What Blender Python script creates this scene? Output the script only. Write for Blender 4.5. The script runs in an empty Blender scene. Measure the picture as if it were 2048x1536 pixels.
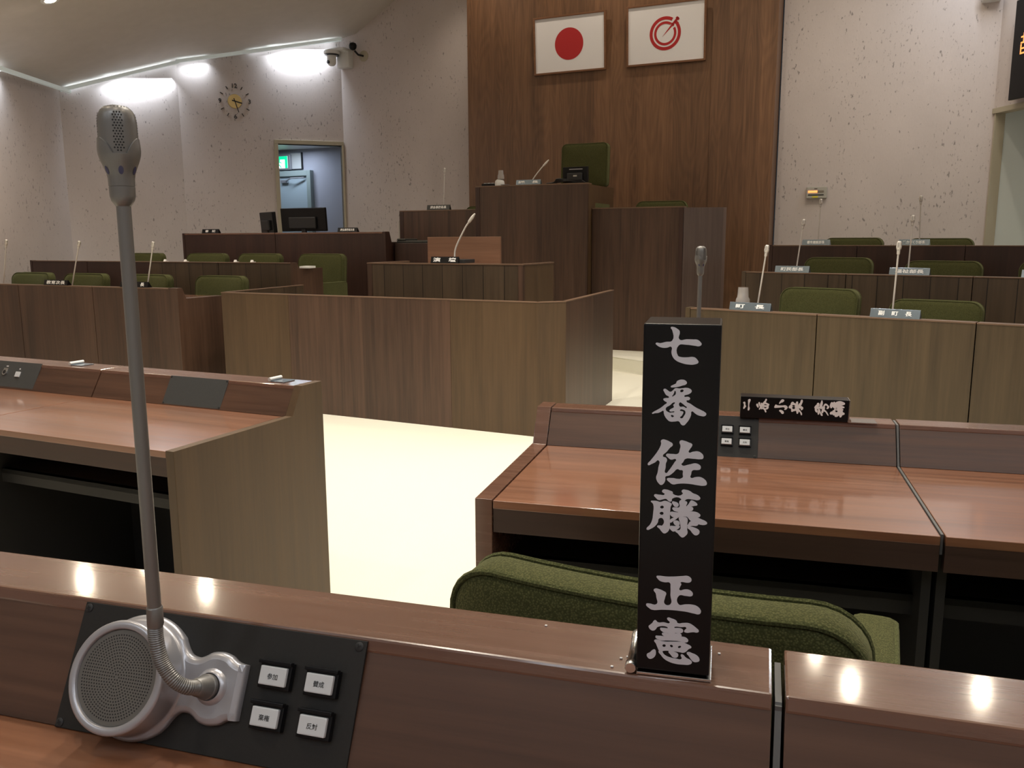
import bpy, bmesh, math, random
from mathutils import Vector, Matrix
random.seed(7)
R = math.radians
SC = bpy.context.scene
COL = SC.collection

# ---------------------------------------------------------------- camera
CAM_POS = Vector((0, 0, 1.31))
PITCH, ROLL, FPX = math.atan(290 / 1700), R(.25), 1700.0
cam_d = bpy.data.cameras.new('camera')
cam_d.sensor_width = 36; cam_d.lens = FPX / 2048 * 36; cam_d.clip_start = .02; cam_d.clip_end = 100
cam = bpy.data.objects.new('camera', cam_d); COL.objects.link(cam)
fw = Vector((0, math.cos(PITCH), -math.sin(PITCH))); up0 = Vector((0, math.sin(PITCH), math.cos(PITCH))); rt0 = Vector((1, 0, 0))
rt = math.cos(ROLL) * rt0 - math.sin(ROLL) * up0
up = math.sin(ROLL) * rt0 + math.cos(ROLL) * up0
cam.matrix_world = Matrix(((rt.x, up.x, -fw.x, CAM_POS.x), (rt.y, up.y, -fw.y, CAM_POS.y), (rt.z, up.z, -fw.z, CAM_POS.z), (0, 0, 0, 1)))
SC.camera = cam

# ---------------------------------------------------------------- world, exposure
SC.view_settings.view_transform = 'Standard'; SC.view_settings.look = 'None'
SC.view_settings.gamma = 1; SC.view_settings.use_curve_mapping = False
SC.view_settings.exposure = 0.15
w = bpy.data.worlds.new('world'); SC.world = w; w.use_nodes = True
w.node_tree.nodes['Background'].inputs[0].default_value = (.9, .92, 1, 1)
w.node_tree.nodes['Background'].inputs[1].default_value = .02
SC.cycles.max_bounces = 8; SC.cycles.diffuse_bounces = 5; SC.cycles.glossy_bounces = 4
SC.cycles.sample_clamp_indirect = 4; SC.cycles.caustics_reflective = False; SC.cycles.caustics_refractive = False

WARM = (1.0, .86, .68); NEUT = (1.0, .925, .80); COOL = (.84, .92, 1.0)
def spot(loc, energy, target=None, color=WARM, size=110, blend=.6, rad=.06):
    l = bpy.data.lights.new('spot_light', 'SPOT'); l.energy = energy; l.color = color
    l.spot_size = R(size); l.spot_blend = blend; l.shadow_soft_size = rad
    o = bpy.data.objects.new('spot_light', l); COL.objects.link(o); o.location = loc
    d = (Vector(target) - Vector(loc)) if target else Vector((0, 0, -1))
    o.rotation_euler = d.to_track_quat('-Z', 'Y').to_euler(); return o
def area(loc, rot, sx, sy, energy, color=COOL):
    l = bpy.data.lights.new('area_light', 'AREA'); l.shape = 'RECTANGLE'; l.size = sx; l.size_y = sy; l.energy = energy; l.color = color
    o = bpy.data.objects.new('area_light', l); COL.objects.link(o); o.location = loc; o.rotation_euler = rot; return o

# ---------------------------------------------------------------- materials
def new_mat(name):
    m = bpy.data.materials.new(name); m.use_nodes = True
    nt = m.node_tree; b = nt.nodes['Principled BSDF']
    return m, nt, b
def N(nt, t, **kw):
    n = nt.nodes.new(t)
    for k, v in kw.items(): setattr(n, k, v)
    return n
def ramp(nt, fac, stops):
    r = N(nt, 'ShaderNodeValToRGB'); nt.links.new(fac, r.inputs[0])
    e = r.color_ramp.elements
    while len(e) < len(stops): e.new(.5)
    for i, (p, c) in enumerate(stops): e[i].position = p; e[i].color = (*c, 1) if len(c) == 3 else c
    return r.outputs[0]
def mix(nt, fac, a, b, mode='MIX'):
    m = N(nt, 'ShaderNodeMix', data_type='RGBA', blend_type=mode)
    for i, v in ((0, fac), (6, a), (7, b)):
        if isinstance(v, (int, float)): m.inputs[i].default_value = v
        elif isinstance(v, tuple): m.inputs[i].default_value = (*v, 1)
        else: nt.links.new(v, m.inputs[i])
    return m.outputs[2]
def math_(nt, op, a, b=0.0):
    m = N(nt, 'ShaderNodeMath', operation=op)
    for i, v in enumerate((a, b)):
        if isinstance(v, (int, float)): m.inputs[i].default_value = v
        else: nt.links.new(v, m.inputs[i])
    return m.outputs[0]
def coord(nt, scale, loc=(0, 0, 0)):
    tc = N(nt, 'ShaderNodeTexCoord'); mp = N(nt, 'ShaderNodeMapping')
    mp.inputs['Scale'].default_value = scale; mp.inputs['Location'].default_value = loc
    nt.links.new(tc.outputs['Object'], mp.inputs['Vector']); return mp.outputs[0]
def noise(nt, vec, scale=1, detail=4, rough=.5, dist=0):
    n = N(nt, 'ShaderNodeTexNoise'); n.inputs['Scale'].default_value = scale; n.inputs['Detail'].default_value = detail
    n.inputs['Roughness'].default_value = rough; n.inputs['Distortion'].default_value = dist
    nt.links.new(vec, n.inputs['Vector']); return n.outputs['Fac']
def bump(nt, b, h, strength=.2, dist=.002):
    n = N(nt, 'ShaderNodeBump'); n.inputs['Strength'].default_value = strength; n.inputs['Distance'].default_value = dist
    nt.links.new(h, n.inputs['Height']); nt.links.new(n.outputs[0], b.inputs['Normal'])

def wood(name, dark, light, axis='z', strip=.0, rough=.35, coat=0.0, spec=.5, seed=0.0, contrast=1.0, var=.35, groove=0.0, wear=0.0, fig=0.0):
    """veneer: fine pores stretched along the grain axis, broad bands, optional joined strips"""
    m, nt, b = new_mat(name)
    s = {'x': (.55, 1, 1), 'y': (1, .55, 1), 'z': (1, 1, .55)}[axis]
    fine = noise(nt, coord(nt, tuple(60 * (k if k == 1 else .035) for k in s), (seed, seed * 2, 0)), 1, 6, .62, .15)
    broad = noise(nt, coord(nt, tuple(7 * (k if k == 1 else .07) for k in s), (seed * 3, 1.7, seed)), 1, 3, .5, .6)
    streak = noise(nt, coord(nt, tuple(24 * (k if k == 1 else .05) for k in s), (2.3, seed * 5, seed)), 1, 3, .6, .3)
    f = math_(nt, 'ADD', math_(nt, 'ADD', math_(nt, 'MULTIPLY', fine, .40), math_(nt, 'MULTIPLY', broad, .40)), math_(nt, 'MULTIPLY', streak, .30))
    if fig:
        q = noise(nt, coord(nt, tuple(5.0 * (k if k == 1 else .13) for k in s), (seed, 8.1, 3.3)), 1, 1, .4, .2)
        f = math_(nt, 'ADD', f, math_(nt, 'MULTIPLY', math_(nt, 'SINE', math_(nt, 'MULTIPLY', q, 95)), fig))
    mid = tuple((a + c) / 2 for a, c in zip(dark, light))
    col = ramp(nt, f, [(.5 - .2 / contrast, dark), (.52, mid), (.55 + .2 / contrast, light)])
    if strip:
        tc = N(nt, 'ShaderNodeTexCoord'); sp = N(nt, 'ShaderNodeSeparateXYZ'); nt.links.new(tc.outputs['Object'], sp.inputs[0])
        c = math_(nt, 'ADD', sp.outputs['X'], sp.outputs['Y']) if axis == 'z' else math_(nt, 'ADD', sp.outputs['Y'], sp.outputs['Z'])
        q = math_(nt, 'MULTIPLY', math_(nt, 'ADD', c, seed + 50), 1 / strip)
        fl = math_(nt, 'FLOOR', q)
        wn = N(nt, 'ShaderNodeTexWhiteNoise', noise_dimensions='1D'); nt.links.new(fl, wn.inputs['W'])
        v = math_(nt, 'ADD', math_(nt, 'MULTIPLY', wn.outputs['Value'], var), 1 - var * .6)
        cm = N(nt, 'ShaderNodeCombineColor'); [nt.links.new(v, cm.inputs[i]) for i in range(3)]
        col = mix(nt, 1.0, col, cm.outputs[0], 'MULTIPLY')
        if groove:
            fr = math_(nt, 'FRACT', q); g = math_(nt, 'LESS_THAN', fr, groove)
            col = mix(nt, g, col, tuple(d * .35 for d in dark))
    if wear:
        wv = noise(nt, coord(nt, (3, 3, 3), (seed, 0, 5)), 1, 4, .6)
        col = mix(nt, math_(nt, 'MULTIPLY', wv, wear), col, tuple(min(1, c * 1.9) for c in light))
    nt.links.new(col, b.inputs['Base Color'])
    rr = math_(nt, 'ADD', math_(nt, 'MULTIPLY', fine, .22), rough - .11)
    nt.links.new(rr, b.inputs['Roughness'])
    b.inputs['Specular IOR Level'].default_value = spec
    b.inputs['Coat Weight'].default_value = coat; b.inputs['Coat Roughness'].default_value = .09
    bump(nt, b, fine, .12, .001)
    return m

def plain(name, col, rough=.5, metal=0.0, spec=.5, emit=None, estr=0.0, coat=0.0):
    m, nt, b = new_mat(name)
    b.inputs['Base Color'].default_value = (*col, 1); b.inputs['Roughness'].default_value = rough
    b.inputs['Metallic'].default_value = metal; b.inputs['Specular IOR Level'].default_value = spec; b.inputs['Coat Weight'].default_value = coat
    if emit:
        b.inputs['Emission Color'].default_value = (*emit, 1); b.inputs['Emission Strength'].default_value = estr
    return m
def speckled(name, col, var, scale, rough=.5, metal=0.0, bstr=.1, bdist=.001, spec=.5):
    m, nt, b = new_mat(name)
    n = noise(nt, coord(nt, (scale,) * 3), 1, 4, .6)
    c = ramp(nt, n, [(.3, tuple(x * (1 - var) for x in col)), (.7, tuple(min(1, x * (1 + var)) for x in col))])
    nt.links.new(c, b.inputs['Base Color']); b.inputs['Roughness'].default_value = rough; b.inputs['Metallic'].default_value = metal
    b.inputs['Specular IOR Level'].default_value = spec
    bump(nt, b, n, bstr, bdist); return m
def plaster(name, base):
    """wall covering: pale fibre finish with small dark flecks in clusters and thin seams"""
    m, nt, b = new_mat(name)
    big = noise(nt, coord(nt, (1.3, 1.3, .9)), 1, 4, .6)
    col = ramp(nt, big, [(.3, tuple(c * .93 for c in base)), (.7, tuple(min(1, c * 1.05) for c in base))])
    fl = noise(nt, coord(nt, (46, 46, 21)), 1, 2, .5, .3)
    cl = noise(nt, coord(nt, (2.2, 2.2, 1.6), (4, 1, 9)), 1, 3, .6)
    t = math_(nt, 'ADD', fl, math_(nt, 'MULTIPLY', cl, .30))
    f = N(nt, 'ShaderNodeMapRange'); f.inputs['From Min'].default_value = .795; f.inputs['From Max'].default_value = .90; nt.links.new(t, f.inputs['Value'])
    col = mix(nt, math_(nt, 'MULTIPLY', f.outputs[0], .8), col, tuple(c * .30 for c in base))
    fi = noise(nt, coord(nt, (160, 160, 25)), 1, 2, .5)
    col = mix(nt, math_(nt, 'MULTIPLY', fi, .22), col, tuple(c * .62 for c in base))
    nt.links.new(col, b.inputs['Base Color']); b.inputs['Roughness'].default_value = .85; b.inputs['Specular IOR Level'].default_value = .2
    bump(nt, b, t, .25, .004); return m
def fabric(name, dark, light):
    m, nt, b = new_mat(name)
    v = N(nt, 'ShaderNodeTexVoronoi'); v.inputs['Scale'].default_value = 330; nt.links.new(coord(nt, (1, 1, 1)), v.inputs['Vector'])
    big = noise(nt, coord(nt, (9, 9, 9)), 1, 3, .5)
    col = ramp(nt, v.outputs['Distance'], [(.1, light), (.6, dark)])
    col = mix(nt, math_(nt, 'MULTIPLY', big, .35), col, tuple(c * .75 for c in dark))
    nt.links.new(col, b.inputs['Base Color']); b.inputs['Roughness'].default_value = .95; b.inputs['Specular IOR Level'].default_value = .1
    b.inputs['Sheen Weight'].default_value = .25; b.inputs['Sheen Roughness'].default_value = .5; b.inputs['Sheen Tint'].default_value = (.6, .6, .35, 1)
    bump(nt, b, v.outputs['Distance'], .6, .0015); b.node_tree if False else None
    return m
def glass(name, tint=(1, .95, .93)):
    m, nt, b = new_mat(name)
    b.inputs['Base Color'].default_value = (*tint, 1); b.inputs['Roughness'].default_value = .03; b.inputs['Transmission Weight'].default_value = .72  # partial transmission leaves a pinkish white tone in place of bright reflections
    b.inputs['IOR'].default_value = 1.45; return m

# ---------------------------------------------------------------- mesh helpers
class MB:
    def __init__(s): s.bm = bmesh.new()
    def _bev(s, verts, w, seg=2):
        if w:
            es = list({e for v in verts for e in v.link_edges})
            bmesh.ops.bevel(s.bm, geom=es, offset=w, segments=seg, affect='EDGES', profile=.6, clamp_overlap=True)
    def box(s, x0, x1, y0, y1, z0, z1, bev=0, seg=2):
        vs = [s.bm.verts.new((x, y, z)) for x in (x0, x1) for y in (y0, y1) for z in (z0, z1)]
        for f in ((0, 1, 3, 2), (4, 6, 7, 5), (0, 4, 5, 1), (2, 3, 7, 6), (0, 2, 6, 4), (1, 5, 7, 3)): s.bm.faces.new([vs[i] for i in f])
        s._bev(vs, bev, seg); return s
    def prism(s, poly, a, b, axis='x', bev=0, seg=2):
        """poly: 2-D outline; axis x -> (y,z), y -> (x,z), z -> (x,y); swept from a to b"""
        def P(p, t): return {'x': (t, p[0], p[1]), 'y': (p[0], t, p[1]), 'z': (p[0], p[1], t)}[axis]
        A = [s.bm.verts.new(P(p, a)) for p in poly]; B = [s.bm.verts.new(P(p, b)) for p in poly]
        s.bm.faces.new(A); s.bm.faces.new(B[::-1]); n = len(poly)
        for i in range(n): s.bm.faces.new((A[i], B[i], B[(i + 1) % n], A[(i + 1) % n]))
        s._bev(A + B, bev, seg); return s
    def quad(s, *pts): s.bm.faces.new([s.bm.verts.new(p) for p in pts]); return s
    def ring(s, c, x, y, r, n): return [s.bm.verts.new(c + x * (r * math.cos(2 * math.pi * i / n)) + y * (r * math.sin(2 * math.pi * i / n))) for i in range(n)]
    def skin(s, rings, caps=True):
        n = len(rings[0])
        for a, b in zip(rings, rings[1:]):
            for i in range(n): s.bm.faces.new((a[i], a[(i + 1) % n], b[(i + 1) % n], b[i]))
        if caps: s.bm.faces.new(rings[0][::-1]); s.bm.faces.new(rings[-1])
        return s
    def tube(s, pts, r, n=10, caps=True):
        pts = [Vector(p) for p in pts]; rr = r if isinstance(r, (list, tuple)) else [r] * len(pts)
        d0 = (pts[1] - pts[0]).normalized(); x = d0.orthogonal().normalized(); rings = []
        for i, p in enumerate(pts):
            d = (pts[min(i + 1, len(pts) - 1)] - pts[max(i - 1, 0)]).normalized()
            x = (x - d * x.dot(d)).normalized(); rings.append(s.ring(p, x, d.cross(x), rr[i], n))
        return s.skin(rings, caps)
    def loop_tube(s, pts, r, n=8):
        pts = [Vector(p) for p in pts]; k = len(pts); x = None; rings = []
        for i, p in enumerate(pts):
            d = (pts[(i + 1) % k] - pts[i - 1]).normalized()
            x = (x - d * x.dot(d)).normalized() if x else d.orthogonal().normalized()
            rings.append(s.ring(p, x, d.cross(x), r, n))
        m = n
        for j in range(k):
            a, b = rings[j], rings[(j + 1) % k]
            off = min(range(m), key=lambda o: (a[0].co - b[o].co).length) if j == k - 1 else 0
            for i in range(m): s.bm.faces.new((a[i], a[(i + 1) % m], b[(i + 1 + off) % m], b[(i + off) % m]))
        return s
    def lathe(s, prof, n=24, o=(0, 0, 0), ax=(0, 0, 1), caps=True):
        o = Vector(o); ax = Vector(ax).normalized(); x = ax.orthogonal().normalized(); y = ax.cross(x)
        return s.skin([s.ring(o + ax * z, x, y, max(r, 1e-5), n) for r, z in prof], caps)
    def disc(s, c, nrm, r, n=8):
        nrm = Vector(nrm).normalized(); x = nrm.orthogonal().normalized(); s.bm.faces.new(s.ring(Vector(c), x, nrm.cross(x), r, n)); return s
    def xf(s, M): bmesh.ops.transform(s.bm, matrix=M, verts=s.bm.verts); return s

def done(name, mb, mat, parent=None, smooth=False, angle=40, recalc=True):
    me = bpy.data.meshes.new(name)
    if recalc: bmesh.ops.recalc_face_normals(mb.bm, faces=mb.bm.faces)
    mb.bm.to_mesh(me); mb.bm.free(); me.materials.append(mat)
    o = bpy.data.objects.new(name, me); COL.objects.link(o)
    if parent: o.parent = parent
    if smooth:
        me.shade_smooth()
        try: me.set_sharp_from_angle(angle=R(angle))
        except Exception: pass
    return o
def tag(o, label, cat, group=None):
    o['label'] = label; o['category'] = cat
    if group: o['group'] = group
    return o
def thing(name, label, cat, loc=(0, 0, 0), rz=0, group=None, M=None):
    o = bpy.data.objects.new(name, None); COL.objects.link(o); o.empty_display_size = .1
    if M is not None: o.matrix_world = M
    else: o.location = loc; o.rotation_euler = (0, 0, rz)
    return tag(o, label, cat, group)
def struct(name, mb, mat, label=None, parent=None, **kw):
    o = done(name, mb, mat, parent, **kw); o['kind'] = 'structure'
    if label: o['label'] = label
    return o
KIDS = {}
def copy_tree(root, label, loc=None, rz=None, group=None, M=None, cat=None):
    def cp(o, par):
        c = o.copy(); COL.objects.link(c)
        if par: c.parent = par
        for k in o.children: cp(k, c)
        return c
    bpy.context.view_layer.update()
    r = cp(root, None); r['label'] = label
    if cat: r['category'] = cat
    if group: r['group'] = group
    elif 'group' in r: del r['group']
    if M is not None: r.matrix_world = M
    else: r.location = loc; r.rotation_euler = (0, 0, rz)
    return r
def setpart(o, label): o['label'] = label; return o

def text_mesh(body, size, name, mat, parent, M, bold=.012, depth=.0004, spacing=1.0, width=None):
    c = bpy.data.curves.new('lettering', 'FONT'); c.body = body; c.size = 1; c.align_x = 'CENTER'; c.align_y = 'CENTER'
    c.offset = bold; c.extrude = depth / size; c.space_character = spacing; c.resolution_u = 2
    t = bpy.data.objects.new('lettering', c); COL.objects.link(t)
    dg = bpy.context.evaluated_depsgraph_get(); me = bpy.data.meshes.new_from_object(t.evaluated_get(dg))
    bpy.data.objects.remove(t); bpy.data.curves.remove(c)
    xs = [v.co.x for v in me.vertices]; k = size
    sx = k if width is None else width / (max(xs) - min(xs))
    me.transform(M @ Matrix.Diagonal((sx, k, k, 1))); me.materials.clear(); me.materials.append(mat)
    me.name = name; o = bpy.data.objects.new(name, me); COL.objects.link(o); o.parent = parent; return o
def glyph_mesh(pieces, name, mat, parent, M, depth=.0003):
    bm = bmesh.new(); dg = None
    for i, pc in enumerate(pieces):
        c = bpy.data.curves.new('lettering', 'CURVE'); c.dimensions = '2D'; c.fill_mode = 'BOTH'; c.resolution_u = 4; c.extrude = depth + i % 7 * 1.5e-5
        for sp in pc:
            pts = list(zip(sp[0::2], sp[1::2])); s = c.splines.new('BEZIER'); s.bezier_points.add(len(pts) - 1); s.use_cyclic_u = True
            for bp, (x, z) in zip(s.bezier_points, pts):
                bp.co = (x * .001, z * .001, 0); bp.handle_left_type = bp.handle_right_type = 'AUTO'
        t = bpy.data.objects.new('lettering', c); COL.objects.link(t)
        dg = bpy.context.evaluated_depsgraph_get(); me = bpy.data.meshes.new_from_object(t.evaluated_get(dg)); bm.from_mesh(me)
        bpy.data.objects.remove(t); bpy.data.curves.remove(c); bpy.data.meshes.remove(me)
    bmesh.ops.transform(bm, matrix=M, verts=bm.verts)
    me = bpy.data.meshes.new(name); bm.to_mesh(me); bm.free(); me.materials.append(mat)
    o = bpy.data.objects.new(name, me); COL.objects.link(o); o.parent = parent; return o
FACE = Matrix(((1, 0, 0, 0), (0, 0, -1, 0), (0, 1, 0, 0), (0, 0, 0, 1)))   # text plane -> upright, reading from -y

class Fr:
    """a horizontal working frame: origin, direction angle; p(u, n, z) gives a world point"""
    def __init__(s, O, deg): s.O = Vector((O[0], O[1], 0)); s.a = R(deg); s.u = Vector((math.cos(s.a), math.sin(s.a), 0)); s.n = Vector((-math.sin(s.a), math.cos(s.a), 0))
    def p(s, u, n, z=0): return s.O + s.u * u + s.n * n + Vector((0, 0, z))
    def M(s, u, n, z=0, rot=0): return Matrix.Translation(s.p(u, n, z)) @ Matrix.Rotation(s.a + rot, 4, 'Z')

# ---------------------------------------------------------------- palette
M_ = {}
M_['front'] = wood('veneer_front', (.030, .015, .010), (.108, .058, .037), 'z', .115, .42, var=.34, seed=1.3, contrast=1.15)
M_['front2'] = wood('veneer_front_carpet_glow', (.040, .026, .013), (.102, .069, .036), 'z', .16, .42, var=.22, seed=4.1)  # same veneer with the carpet's olive bounce light put into its colour
M_['dark'] = wood('veneer_dark_shaded', (.020, .009, .007), (.058, .026, .018), 'z', .13, .4, var=.35, seed=7.7)  # same veneer darkened for rows in shade; end boards and cabinet share it
M_['boards'] = wood('veneer_boards', (.032, .021, .013), (.085, .056, .033), 'z', .185, .42, var=.28, seed=2.2, groove=.035)
M_['rail'] = wood('veneer_rail', (.062, .026, .018), (.170, .082, .052), 'x', 0, .26, coat=.8, seed=3.0, wear=.2)
M_['slope'] = wood('veneer_slope', (.024, .010, .007), (.112, .054, .032), 'x', 0, .42, seed=5.0, contrast=1.3)
M_['top'] = wood('veneer_top', (.115, .042, .021), (.275, .115, .058), 'x', 0, .34, coat=1.0, seed=6.0, contrast=1.2)
M_['edge'] = wood('veneer_edge', (.020, .009, .007), (.062, .030, .020), 'x', 0, .45, seed=9.0)
M_['side'] = wood('veneer_side', (.046, .026, .012), (.112, .066, .032), 'z', 0, .45, seed=8.0)
M_['caprail'] = wood('veneer_cap', (.085, .048, .030), (.190, .115, .074), 'x', 0, .40, seed=8.5)
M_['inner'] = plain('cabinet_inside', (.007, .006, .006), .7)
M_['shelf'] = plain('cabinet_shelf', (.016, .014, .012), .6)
M_['seam'] = plain('joint_strip', (.10, .10, .10), .5)
M_['wall'] = plaster('wall_covering', (.60, .54, .525))
M_['ceil'] = speckled('ceiling_paint', (.62, .575, .53), .03, 6, .9, bstr=.02)
M_['carpet'] = speckled('carpet_cream', (.80, .78, .67), .07, 240, .95, bstr=.5, bdist=.004, spec=.1)
M_['farpole_lit'] = plain('pole_painted_lit', (.62, .59, .56), .35, .3)  # microphone metal lightened to paint in strong downlight on the far poles
M_['green'] = fabric('green_upholstery', (.050, .054, .020), (.130, .130, .052))
M_['greenpipe'] = fabric('green_piping', (.054, .060, .023), (.128, .135, .056))
M_['black'] = plain('black_gloss', (.006, .006, .007), .30, spec=.25)
M_['blackmat'] = plain('black_matt', (.018, .018, .019), .55)
M_['plate'] = speckled('panel_plate', (.020, .019, .018), .1, 400, .5, bstr=.04, bdist=.0005, spec=.3)
M_['plategrey'] = speckled('panel_plate_grey', (.052, .056, .058), .08, 300, .42, bstr=.04, bdist=.0005)
M_['silver'] = plain('silver_paint', (.46, .46, .50), .32, .55)
M_['silverdk'] = plain('grille_paint', (.16, .152, .14), .5, .4)
M_['mic'] = plain('mic_metal', (.21, .205, .20), .40, .55)
M_['micdark'] = plain('mic_holes', (.012, .011, .011), .7)
M_['window'] = plain('light_ring', (.045, .045, .12), .2)
M_['chrome'] = plain('chrome', (.62, .64, .66), .18, 1)
M_['whiteletter'] = plain('white_lettering', (.64, .64, .70), .5)
M_['brightletter'] = plain('bright_lettering', (.95, .95, .96), .5)
M_['button'] = plain('button_cap', (.60, .63, .66), .3)
M_['ink'] = plain('black_ink', (.03, .03, .03), .6)
M_['paper'] = plain('white_paper', (.82, .82, .82), .7)
M_['nameplate'] = plain('nameplate_cool_sheen', (.30, .38, .47), .2, .8)  # bluish base colour stands in for cool lights mirrored by the plates
M_['clear'] = glass('clear_glass')
M_['flagwhite'] = plain('flag_cloth_white', (.76, .75, .78), .7)
M_['flagred'] = plain('flag_red', (.42, .012, .015), .7)
M_['frame'] = wood('picture_frame', (.120, .050, .022), (.230, .105, .050), 'x', 0, .45, seed=11)
M_['wood_wall'] = wood('panel_wall', (.058, .026, .013), (.220, .112, .056), 'z', .33, .46, var=.26, seed=12, contrast=.95, fig=.035)
M_['beige'] = plain('beige_paint', (.42, .38, .29), .6)
M_['greyplastic'] = plain('grey_plastic', (.42, .41, .37), .5)
M_['white'] = plain('white_plastic', (.72, .73, .72), .4)
M_['brass'] = plain('brushed_brass', (.62, .47, .22), .35, .8)
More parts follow.
